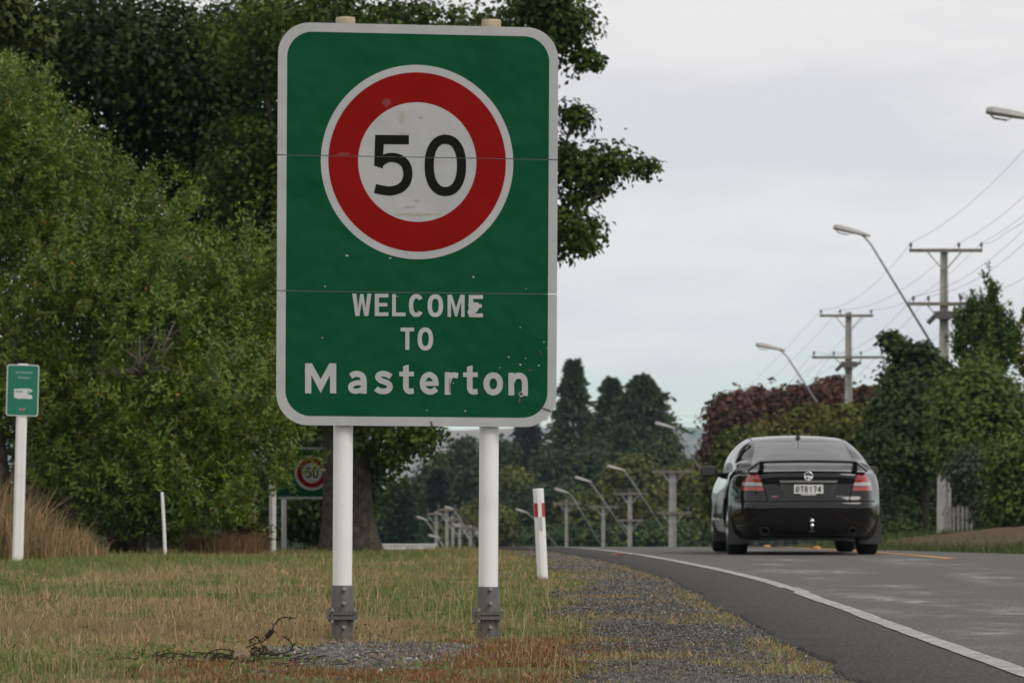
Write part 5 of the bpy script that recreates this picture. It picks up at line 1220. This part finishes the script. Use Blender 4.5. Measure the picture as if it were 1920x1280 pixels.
# tangle of barbed wire and twigs in the grass left of the sign
td = 20.9
def zw(p, dd=0.0): return at(250 + p[0] / 4.267, 1050 + p[1] / 4.267, td + dd)
to = zw((760, 800)); to[2] = float(ground_z(to[0], to[1])); tg = empty('barbed_wire', to, 'tangle of rusty barbed wire in the dry grass left of the sign', 'barbed wire')
rg = random.Random(12)
strands = [[(1110, 575), (1125, 520), (1160, 478), (1205, 455), (1295, 462)], [(1110, 565), (1075, 610), (1040, 645), (960, 670), (900, 700), (830, 735), (760, 760), (690, 790)], [(930, 665), (950, 625), (990, 612), (1010, 650), (1040, 700), (1030, 745), (980, 770)],
           [(560, 780), (600, 740), (660, 715), (730, 712), (800, 728), (850, 760)], [(160, 740), (200, 755), (270, 742), (340, 745), (420, 755), (480, 770)], [(150, 780), (230, 765), (300, 780), (400, 800), (520, 800), (640, 795)], [(1195, 605), (1240, 635), (1270, 670), (1265, 710), (1200, 740), (1100, 750), (1000, 745), (900, 755)],
           [(640, 760), (700, 740), (760, 770), (800, 800), (740, 820), (650, 800), (640, 770)], [(940, 720), (970, 695), (1005, 710), (1010, 750)], [(600, 790), (680, 770), (760, 790), (880, 770), (960, 740), (1050, 690), (1065, 720), (1050, 760)], [(180, 735), (170, 770), (240, 800), (330, 790)], [(700, 830), (760, 780), (830, 790), (900, 760)]]
for st in strands:
    P = catmull(st, 6); dd = np.cumsum(np.array([rg.uniform(-.02, .02) for _ in P])); Q = [zw(p, dd[i]) - to for i, p in enumerate(P)]
    mb = MB(); mb.tube(Q, .0030, 5)
    for i in range(2, len(Q) - 1, 4):
        for _ in range(3): e = Q[i] + np.array([rg.uniform(-.02, .02), rg.uniform(-.02, .02), rg.uniform(-.018, .022)]); mb.tube([Q[i], e], [.0024, .0010], 4)
    mb.build('strand', M['dead_twig'], tg)
mb = MB(); 
for t in np.linspace(0, 1, 7):
    p = zw((1105 - 40 * t, 570 + 45 * t)) - to; mb.tube([p + np.array([-.008, 0, .01]), p + np.array([.010, 0, -.006])], .0048, 5)
mb.build('wire_knot', M['dead_twig'], tg)
bm = bmesh.new(); bmesh.ops.create_icosphere(bm, subdivisions=3, radius=1)
for v in bm.verts:
    k = max(0, v.co.z); v.co = Vector((v.co.x * (.05 - .028 * k), v.co.y * (.045 - .02 * k), v.co.z * .05 + .012 * math.sin(v.co.x * 5 + v.co.y * 7))) * .8
me = bpy.data.meshes.new('field_stone'); bm.to_mesh(me); bm.free()
ro = link('field_stone', me, mat('field_rock', (0.27, 0.20, 0.13), 0.9, spec=.2, noise=(30, (0.20, 0.15, 0.10), .4, .7), bump=(50, .6, .01))); p = zw((868, 790), -.15); ro.location = (p[0], p[1], float(ground_z(p[0], p[1])) + .045)
tag(ro, 'pointed tan stone beside the barbed wire', 'stone')
bm = bmesh.new(); pts = [(-.11, 0, 0), (-.05, .035, .012), (.03, .04, .02), (.11, .005, .006), (.04, -.035, .018), (-.04, -.03, .008)]
vs = [bm.verts.new(p) for p in pts]; bm.faces.new(vs); r_ = bmesh.ops.extrude_face_region(bm, geom=bm.faces[:]); bmesh.ops.translate(bm, vec=(0, 0, .004), verts=[g for g in r_['geom'] if isinstance(g, bmesh.types.BMVert)])
me = bpy.data.meshes.new('fallen_leaf'); bm.to_mesh(me); bm.free(); fl = link('fallen_leaf', me, mat('dry_leaf', (0.22, 0.075, 0.035), .8))
p = at(1160, 1047, 53.6); fl.location = (p[0], p[1], float(base_z(p[0], p[1])) + .042); fl.rotation_euler = (0.1, 0, .1); tag(fl, 'brown fallen leaf lying on the road edge', 'leaf')
# dead stems lying about the wire
rng = np.random.default_rng(71); mb = MB()
for _ in range(150):
    cx_, cy_ = rng.normal(to[0] + .05, .26), rng.normal(21.1, .45); z_ = float(ground_z(cx_, cy_)) + rng.uniform(.005, .035); an = rng.normal(0, .7); l_ = rng.uniform(.03, .14)
    d_ = np.array([math.cos(an) * l_, math.sin(an) * l_, rng.uniform(-.01, .035)]); p_ = np.array([cx_, cy_, z_])
    mb.tube([p_ - d_ * .5, p_ + np.array([0, 0, rng.uniform(-.006, .012)]), p_ + d_ * .5], [.0022, .0022, .0012], 4)
tag(mb.build('dead_stems', M['dead_twig']), 'dead dark stems littered round the barbed wire', 'litter', kind='stuff')
# dark seed heads in the dry grass by the posts
rng = np.random.default_rng(33); n = 46; x = rng.uniform(-1.5, .1, n); y = rng.uniform(24.0, 25.6, n)
V = []; F = []
for i in range(n):
    z = float(ground_z(x[i], y[i])) + rng.uniform(.03, .14); b0 = len(V); r_ = rng.uniform(.004, .0075)
    V += [tuple(np.array((x[i], y[i], z)) + v * r_ * np.array([1, 1, .8])) for v in _iv]; F += [tuple(int(q_) + b0 for q_ in f) for f in _if]
tag(mk('seed_heads', V, F, M['dead_twig']), 'dark brown seed heads in the dry grass between the posts', 'weeds', kind='stuff')
# ------------------------------------------------------------------ black sedan driving away
CAR_D = 54.0
cb = np.array([(1517 - HX) * CAR_D / FPX, CAR_D, 0.0]); cb[2] = float(base_z(cb[0], CAR_D + 2)) + .038
car = empty('sedan_car', cb, 'black sedan with boot spoiler driving away over the brow', 'car', rot=(0, 0, R(1.0)))
M['paint'] = mat('paint', (0.0045, 0.0045, 0.005), 0.04, spec=.5, coat=0.0)
M['car_glass'] = mat('car_glass', (0.012, 0.014, 0.014), 0.04, spec=1.0); M['car_glass'].node_tree.nodes['Principled BSDF'].inputs['IOR'].default_value = 2.1
M['rubber'] = mat('rubber', (0.018, 0.018, 0.018), 0.85, spec=.2, bump=(90, .4, .004)); M['plastic_black'] = mat('plastic_black', (0.013, 0.013, 0.013), 0.55)
M['chrome'] = mat('chrome', (0.75, 0.75, 0.76), 0.15, metal=1.0); M['rim'] = mat('rim', (0.45, 0.45, 0.46), 0.3, metal=.8)
M['lens_red'] = mat('lens_red', (0.33, 0.012, 0.016), 0.12, spec=.6, coat=1.0); M['lens_clear'] = mat('lens_clear', (0.42, 0.40, 0.38), 0.12, spec=.6, coat=1.0); M['lens_dark'] = mat('lens_dark', (0.12, 0.01, 0.012), 0.15, coat=1.0)
fW = pchip([0, .015, .05, .12, .25, .42, .62, .85, 1.1, 1.35, 1.7, 2.6, 3.5, 4.0, 4.4, 4.65, 4.8, 4.86, 4.89], [.62, .70, .752, .79, .832, .875, .912, .938, .950, .942, .93, .925, .936, .938, .90, .82, .70, .58, .45])
fT = pchip([0, .02, .06, .3, .55, .68, .8, 1.1, 1.4, 1.75, 2.0, 2.4, 2.8, 3.05, 3.3, 3.55, 3.7, 4.2, 4.6, 4.8, 4.89], [.955, 1.0, 1.022, 1.045, 1.058, 1.072, 1.125, 1.265, 1.375, 1.447, 1.466, 1.474, 1.455, 1.40, 1.265, 1.10, 1.03, .95, .84, .70, .55])
fS = pchip([0, .05, .2, .6, 1.0, 2.0, 3.4, 4.0, 4.5, 4.8, 4.89], [.90, .935, .955, .975, .975, .955, .93, .87, .74, .60, .48])
fB = pchip([0, .1, .3, .6, 4.3, 4.7, 4.89], [.30, .23, .20, .18, .17, .20, .30])
_fasc = pchip([.18, .28, .40, .58, .63, .67, .72, .86, .98, 1.03, 1.1], [.16, .07, .015, .0, .010, .045, .072, .095, .085, .10, .13])
def dyr(x, z):
    """rear fascia: set-back of the surface at (x, z)"""
    f = _fasc(z)
    return f + .15 * (np.abs(x) / .80) ** 3.0
NK = 12
def section(y):
    W_, T, S_, B_ = fW(y), fT(y), fS(y), fB(y); gh = ss(T - S_, .11, .30)
    nz = np.ones_like(y)
    def L2(a, b): return a * (1 - gh) + b * gh
    ins = ss(y, .6, 1.1) * (1 - ss(y, 3.0, 3.6))
    X = [0 * y, .70 * W_, .93 * W_, .992 * W_, W_, .985 * W_, .945 * W_, L2(.88 * W_, .885 * W_), L2(.78 * W_, .80), L2(.60 * W_, .615), L2(.33 * W_, .36), 0 * y]
    mid = S_ + .5 * (T - S_)
    Z = [B_, B_, B_ + .055, B_ + .22, B_ + .40, S_ - .14, S_, L2(S_ + .55 * (T - S_), S_ + .035), L2(T - .014, mid), L2(T - .006, T - .062), L2(T - .002, T - .014), T]
    return np.stack(X, -1), np.stack(Z, -1)
ysta = np.unique(np.concatenate([np.linspace(0, .06, 8), np.linspace(.06, 1.8, 135), np.linspace(1.8, 4.6, 150), np.linspace(4.6, 4.89, 26)]))
Xk, Zk = section(ysta)
def dense(A, n=16):
    out = []; m = A.shape[1]
    for i in range(m - 1):
        p0 = A[:, i - 1] if i > 0 else 2 * A[:, 0] - A[:, 1]; p1 = A[:, i]; p2 = A[:, i + 1]; p3 = A[:, i + 2] if i + 2 < m else 2 * A[:, -1] - A[:, -2]
        for t in np.arange(n) / n: out.append(.5 * (2 * p1 + (p2 - p0) * t + (2 * p0 - 5 * p1 + 4 * p2 - p3) * t * t + (3 * p1 - p0 - 3 * p2 + p3) * t ** 3))
    out.append(A[:, -1]); return np.stack(out, 1)
Xd, Zd = dense(Xk), dense(Zk)
fade = (1 - ss(ysta, 0, 1.0))[:, None]
Yd = ysta[:, None] + dyr(Xd, Zd) * fade
ns, nk = Xd.shape
# half shell -> full ring (mirror)
XR = np.concatenate([Xd, -Xd[:, -2:0:-1]], 1); ZR = np.concatenate([Zd, Zd[:, -2:0:-1]], 1); YR = np.concatenate([Yd, Yd[:, -2:0:-1]], 1)
nr = XR.shape[1]
body_V = np.stack([XR, YR, ZR], -1).reshape(-1, 3)
i = np.arange(ns - 1)[:, None] * nr; k = np.arange(nr)[None, :]; k2 = (k + 1) % nr
body_F = np.stack([i + k, i + nr + k, i + nr + k2, i + k2], -1).reshape(-1, 4)
# rear cap: shrink the first ring towards its middle, surface from the fascia profile
caps_V = []; sv = np.linspace(1, 0, 66)[1:-1]; zc = .62
for s in sv:
    x_, z_ = XR[0] * s, zc + (ZR[0] - zc) * s; caps_V.append(np.stack([x_, dyr(x_, z_) + (s ** 14) * 0, z_], -1))
cv0 = len(body_V); cap_V = np.concatenate(caps_V); cen = np.array([[0, float(dyr(0, zc)), zc]])
V = np.concatenate([body_V, cap_V, cen]); Fl = [body_F]
ringidx = [np.arange(nr)] + [cv0 + j * nr + np.arange(nr) for j in range(len(sv))]
for a_, b_ in zip(ringidx[:-1], ringidx[1:]): Fl.append(np.stack([a_, np.roll(a_, -1), np.roll(b_, -1), b_], -1))
la = ringidx[-1]; Fl.append(np.stack([la, np.roll(la, -1), np.full(nr, len(V) - 1), np.full(nr, len(V) - 1)], -1)[:, [0, 1, 2, 2]][:0].reshape(0, 4))
Fq = np.concatenate(Fl)
C = V[Fq].mean(1); ax, ay, az = np.abs(C[:, 0]), C[:, 1], C[:, 2]
is_cap = np.arange(len(Fq)) >= len(body_F)
AX_R, AX_F, WR = 1.06, 3.975, .335
part = np.full(len(Fq), 'body', dtype=object)
wheelhole = ((np.hypot(ay - AX_R, az - .33) < .365) | (np.hypot(ay - AX_F, az - .33) < .365)) & (ax > .55) & (az < .72)
rear = ay < .62
# boot lid outline in the rear view
edge_in = np.interp(az, [.62, .69, .80, .93, 1.03], [.48, .50, .525, .57, .60])
lid = rear & (((az > .655) & (ax < edge_in) & (ay < .34)) | ((az > .98) & (ax < .62) & (ay < .66)))
part[lid] = 'boot_lid'
low = (az < .655) & (ay < .55); part[low] = 'bumper'
gapm = rear & ((np.abs(ax - edge_in) < .006) & (az > .66) & (ay < .34) | (np.abs(az - .655) < .0055) & (ay < .45) & ~wheelhole)
lin = np.interp(az, [.775, .88, .99], [.525, .555, .60])
tl = (az > .785) & (az < .985) & (ax > lin + .006) & (ay < np.interp(az, [.78, .9, .98], [.40, .36, .26])) & (ay < .42)
part[tl] = 'tail_light'
part[tl & (az < .885) & (az > .845)] = 'reverse_lamp'; part[tl & (az <= .845) & (az > .825)] = 'lamp_dark'; 
wz0, wz1 = 1.085, 1.385
wx = np.interp(az, [1.07, 1.2, 1.40], [.655, .60, .535])
part[(ay > .6) & (ay < 1.75) & (az > wz0) & (az < wz1) & (ax < wx)] = 'rear_window'
part[(ay > 2.9) & (ay < 3.75) & (az > 1.06) & (az < 1.40) & (ax < np.interp(az, [1.05, 1.4], [.74, .54]))] = 'windscreen'
sb, st_ = fS(ay) + .055, fT(ay) - .085
yr_, yf_ = np.interp(az, [1.0, 1.15, 1.35], [1.02, 1.25, 1.62]), np.interp(az, [1.0, 1.15, 1.35], [3.42, 3.2, 2.85])
side = (ax > .58) & (az > sb) & (az < st_) & (ay > yr_) & (ay < yf_) & (part == 'body')
part[side & ~((ay > 1.98) & (ay < 2.06))] = 'side_window'; part[side & (ay > 1.98) & (ay < 2.06)] = 'pillar'
sunroof_gap = (np.abs(ax - .565) < .006) & (az > 1.40) & (ay > 1.5) & (ay < 2.9)
drip = sunroof_gap
dark_gap = gapm | drip
part[dark_gap] = 'gap'
part[wheelhole] = 'hole'
mats = {'body': 'paint', 'boot_lid': 'paint', 'bumper': 'paint', 'tail_light': 'lens_red', 'reverse_lamp': 'lens_clear', 'lamp_dark': 'lens_dark', 'rear_window': 'car_glass', 'windscreen': 'car_glass', 'side_window': 'car_glass', 'pillar': 'plastic_black'}
def sub(name, mask, mat_, parent, label=None):
    f = Fq[mask]; u, inv = np.unique(f, return_inverse=True)
    o = mk(name, V[u], inv.reshape(f.shape), mat_, parent, True)
    if label: o['label'] = label
    return o
sub('body', part == 'body', M['paint'], car)
sub('boot_lid', part == 'boot_lid', M['paint'], car); sub('bumper', part == 'bumper', M['paint'], car)
sub('rear_window', part == 'rear_window', M['car_glass'], car); sub('windscreen', part == 'windscreen', M['car_glass'], car)
sgn = C[:, 0]
for s in (-1, 1):
    side_m = sgn * s > 0
    t = sub('tail_light', (part == 'tail_light') & side_m, M['lens_red'], car)
    sub('reverse_lamp', (part == 'reverse_lamp') & side_m, M['lens_clear'], t); sub('lamp_divider', (part == 'lamp_dark') & side_m, M['lens_dark'], t)
    for lo, hi in ((0, 2.02), (2.02, 9)): sub('side_window', (part == 'side_window') & side_m & (ay > lo) & (ay < hi), M['car_glass'], car)
    sub('door_pillar', (part == 'pillar') & side_m, M['plastic_black'], car)
# dark inner shell so that gaps and wheel arches read black
u = mk('inner_shell', V * np.array([.975, 1, .985]) + np.array([0, .03, .004]), Fq[(~is_cap | True) & ~wheelhole], M['plastic_black'], car, True)
mb = MB(); mb.box(-.56, .56, .3, 4.6, .19, .75); mb.build('underbody', M['plastic_black'], car)
# window surrounds: bright strip along the sill of the side glass
# wheels
for yw in (AX_R, AX_F):
    for s in (-1, 1):
        c = (s * .80, yw, WR - .005); mb = MB(); hw = .122
        mb.lathe([(.225, -hw * .9), (.29, -hw), (.322, -hw * .86), (WR, -hw * .6), (WR, hw * .6), (.322, hw * .86), (.29, hw), (.225, hw * .9)], 40, (0, 0, 0), 'x')
        wl_ = mb.build('wheel', M['rubber'], car, False); wl_.location = c; smooth_by_angle(wl_, 50)
        mb = MB(); mb.lathe([(.226, s * .02), (.228, s * .105), (.214, s * .108), (.205, s * .07)], 36, (0, 0, 0), 'x'); mb.build('rim', M['rim'], wl_, True)
        for k in range(5):
            t = 2 * math.pi * k / 5; mb = MB(); mb.tube([(s * .10, 0, 0), (s * .092, .21 * math.cos(t), .21 * math.sin(t))], [.045, .026], 6); mb.build('spoke', M['rim'], wl_, True)
    for s in (-1, 1):
        mb = MB(); mb.box(s * .80 - .135, s * .80 + .135, yw - .415, yw - .400, .135, .46); mb.build('mud_flap', M['mudflap'] if 'mudflap' in M else M.setdefault('mudflap', mat('mudflap', (0.05, 0.05, 0.05), .75)), car)
# boot spoiler: wing blade, two uprights, drooping ends
def spoiler():
    mb = MB(); st = []
    for x in np.linspace(-.72, .72, 49):
        a = abs(x); zz_ = 1.142 - .012 * (a / .58) ** 2 if a < .575 else np.interp(a, [.575, .60, .66, .72], [1.13, 1.115, 1.07, 1.025])
        yy = .17 + .08 * (a / .72) ** 2
        th = .023 if a < .6 else .018
        st.append([(x, yy - .10, zz_ + .004), (x, yy - .06, zz_ + th), (x, yy + .05, zz_ + th * .6), (x, yy + .13, zz_ - .02), (x, yy + .04, zz_ - th), (x, yy - .09, zz_ - th * .9)])
    n = 6; VV = [p for s_ in st for p in s_]; FF = [(a * n + k, a * n + (k + 1) % n, (a + 1) * n + (k + 1) % n, (a + 1) * n + k) for a in range(len(st) - 1) for k in range(n)]
    FF += [tuple(range(n - 1, -1, -1)), tuple((len(st) - 1) * n + k for k in range(n))]; mb.add(VV, FF); sp_ = mb.build('spoiler', M['paint'], car); smooth_by_angle(sp_, 45)
    for s in (-1, 1):
        mb = MB(); mb.add([(s * .535, .13, 1.02), (s * .60, .13, 1.02), (s * .60, .30, 1.03), (s * .535, .30, 1.03), (s * .54, .10, 1.135), (s * .585, .10, 1.135), (s * .585, .24, 1.13), (s * .54, .24, 1.13)], [(0, 3, 2, 1), (4, 5, 6, 7), (0, 1, 5, 4), (1, 2, 6, 5), (2, 3, 7, 6), (3, 0, 4, 7)]); mb.build('spoiler_leg', M['paint'], sp_)
spoiler()
# fittings on the rear face
def yface(x, z): return float(dyr(np.array(x), np.array(z)))
def plate_on(name, pts, mat_, parent=car, out=.006, th=.012):
    """small convex panel standing just proud of the rear face; pts (x, z)"""
    y0 = min(yface(x, z) for x, z in pts) - out; n = len(pts)
    VV = [(x, yface(x, z) - out, z) for x, z in pts] + [(x, yface(x, z) - out + th, z) for x, z in pts]
    return mk(name, VV, [tuple(range(n)), tuple(range(2 * n - 1, n - 1, -1))] + [(i, n + i, n + (i + 1) % n, (i + 1) % n) for i in range(n)], mat_, parent)
plate_on('number_recess', [(-.325, .875), (-.275, .715), (.275, .715), (.345, .875)], M['plastic_black'], out=.004)
for s in (-1, 1): plate_on('recess_edge', [(s * .34, .872), (s * .325, .872), (s * .272, .72), (s * .285, .72)] if s > 0 else [(s * .34, .872), (s * .285, .72), (s * .272, .72), (s * .325, .872)], M['mudflap'], out=.010)
plate_on('chrome_strip', [(-.35, .905), (-.345, .882), (.345, .882), (.355, .905)], M['chrome'], out=.022, th=.02)
M['plate_white'] = mat('plate_white', (0.60, 0.60, 0.57), .45); M['plate_ink'] = mat('plate_ink', (0.02, 0.02, 0.022), .5)
np_ = plate_on('number_plate', [(-.175, .855), (-.175, .748), (.178, .748), (.178, .855)], M['plate_white'], out=.014, th=.008)
plate_on('plate_surround', [(-.10, .746), (-.085, .728), (.085, .728), (.10, .746)], M['lens_clear'], out=.010, th=.006)
def carf(p): return np.array([p[0], p[1]])
def pl_word(tx, x0, x1, z1, z0, mat_, parent, wst=.26, out=.016, gap=.32):
    n = len(tx); cw = (x1 - x0) / (n + (n - 1) * gap)
    for i_, ch in enumerate(tx):
        a = x0 + i_ * cw * (1 + gap); y_ = min(yface(a, z0), yface(a, z1)) - out
        letter(glyph(ch, a, a + cw, -z1, -z0, cw * wst), lambda p: np.array([p[0], -p[1]]), mat_, y_, parent, split=False)
pl_word('DTR174', -.150, .152, .842, .762, M['plate_ink'], np_, out=.0165)
# round badge
yb = yface(0, .955) - .012; mb = MB(); mb.lathe([(.058, .012), (.058, 0), (.050, -.006), (.046, -.003)], 32, (0, yb, .957), 'y'); bd = mb.build('badge', M['chrome'], car, True)
for P in ([(-.034, .012), (-.022, .034), (-.004, .038), (-.012, .020), (-.022, .010)], [(.014, .034), (.034, .020), (.038, .002), (.026, .010), (.018, .022)], [(-.030, -.012), (-.010, -.008), (.004, -.022), (-.008, -.038), (-.026, -.028)], [(.014, -.016), (.030, -.020), (.022, -.034), (.010, -.036)]):
    letter([(P, [tuple(range(len(P)))])], lambda p: np.array([p[0], .957 + p[1]]), M['plastic_black'], yb - .009, bd, 'badge_mark', False)
M['badge_red'] = mat('badge_red', (0.45, 0.03, 0.02), .3)
M['badge_grey'] = mat('badge_grey', (0.20, 0.20, 0.20), .5)
for xs_b, mt_b in (((-.445, -.425, -.408), 'badge_grey'), ((-.395, -.378), 'badge_red'), ((.335, .356, .385, .405, .428), 'badge_grey')):
    for xb in xs_b: plate_on('model_badge', [(xb, .720), (xb, .704), (xb + .013, .704), (xb + .013, .720)], M[mt_b], out=.008, th=.006)
# tow ball, exhausts, lower valance
yt = yface(0, .40); mb = MB(); mb.lathe([(.012, -.06), (.013, -.01), (.026, 0), (.026, .018), (.013, .024), (.013, .04), (.026, .05), (.030, .066), (.022, .085), (.004, .09)], 14, (.03, yt - .10, .355)); mb.build('tow_ball', M['chrome'], car, True)
mb = MB(); mb.box(.0, .06, yt - .13, yt + .3, .285, .30); mb.build('tow_bar', M['plastic_black'], car)
for s in (-1, 1):
    mb = MB(); c = (s * .53, yface(.53, .30) - .03, .295); mb.lathe([(.040, .25), (.048, 0), (.050, -.01), (.042, -.008), (.040, .15)], 20, c, 'y'); mb.build('exhaust', M['plastic_black'], car, True)
plate_on('valance', [(-.62, .36), (-.58, .245), (.58, .245), (.62, .36)], M['plastic_black'], out=.004)
# mirrors, antenna
for s in (-1, 1):
    bm = bmesh.new(); bmesh.ops.create_icosphere(bm, subdivisions=3, radius=1)
    for v in bm.verts: v.co = Vector((math.copysign(abs(v.co.x) ** .7, v.co.x) * .105, v.co.y * .055 + .02 * v.co.x * s, math.copysign(abs(v.co.z) ** .7, v.co.z) * .068))
    me = bpy.data.meshes.new('mirror'); bm.to_mesh(me); bm.free(); me.polygons.foreach_set('use_smooth', np.ones(len(me.polygons), dtype=bool))
    mi = link('mirror', me, M['plastic_black'], car); mi.location = (s * 1.03, 3.02, 1.03)
    mb = MB(); mb.tube([(-s * .09, 0, -.02), (-s * .20, .05, -.06)], [.028, .04], 8); mb.build('mirror_stalk', M['plastic_black'], mi, True)
    mb = MB(); mb.add(*[[(a, -.058 + .02 * a * s / .1 * .1, b) for a, b in rrect(-.085, .085, -.05, .05, .03, 4)], [tuple(range(20))]]); mb.build('mirror_glass', M['paint'], mi)
mb = MB(); mb.lathe([(.035, 0), (.03, .02), (.015, .05), (.004, .06)], 10, (0, 1.66, 1.422)); mb.tube([(0, 1.66, 1.46), (0, 1.58, 1.68)], [.004, .0025], 5); mb.build('antenna', M['plastic_black'], car)
# ------------------------------------------------------------------ air
mb = MB(); mb.box(-4600, 4600, -700, 8600, -40, 190)
hz = mb.build('haze', None); hm = bpy.data.materials.new('haze_air'); hm.use_nodes = True; t = hm.node_tree; t.nodes.clear()
o_ = t.nodes.new('ShaderNodeOutputMaterial'); pv = t.nodes.new('ShaderNodeVolumePrincipled'); pv.inputs['Density'].default_value = 7e-5; pv.inputs['Color'].default_value = (.55, .74, 1.0, 1); pv.inputs['Anisotropy'].default_value = 0.0
t.links.new(pv.outputs[0], o_.inputs['Volume']); hz.data.materials.append(hm); tag(hz, 'thin pale summer haze in the air', kind='stuff')
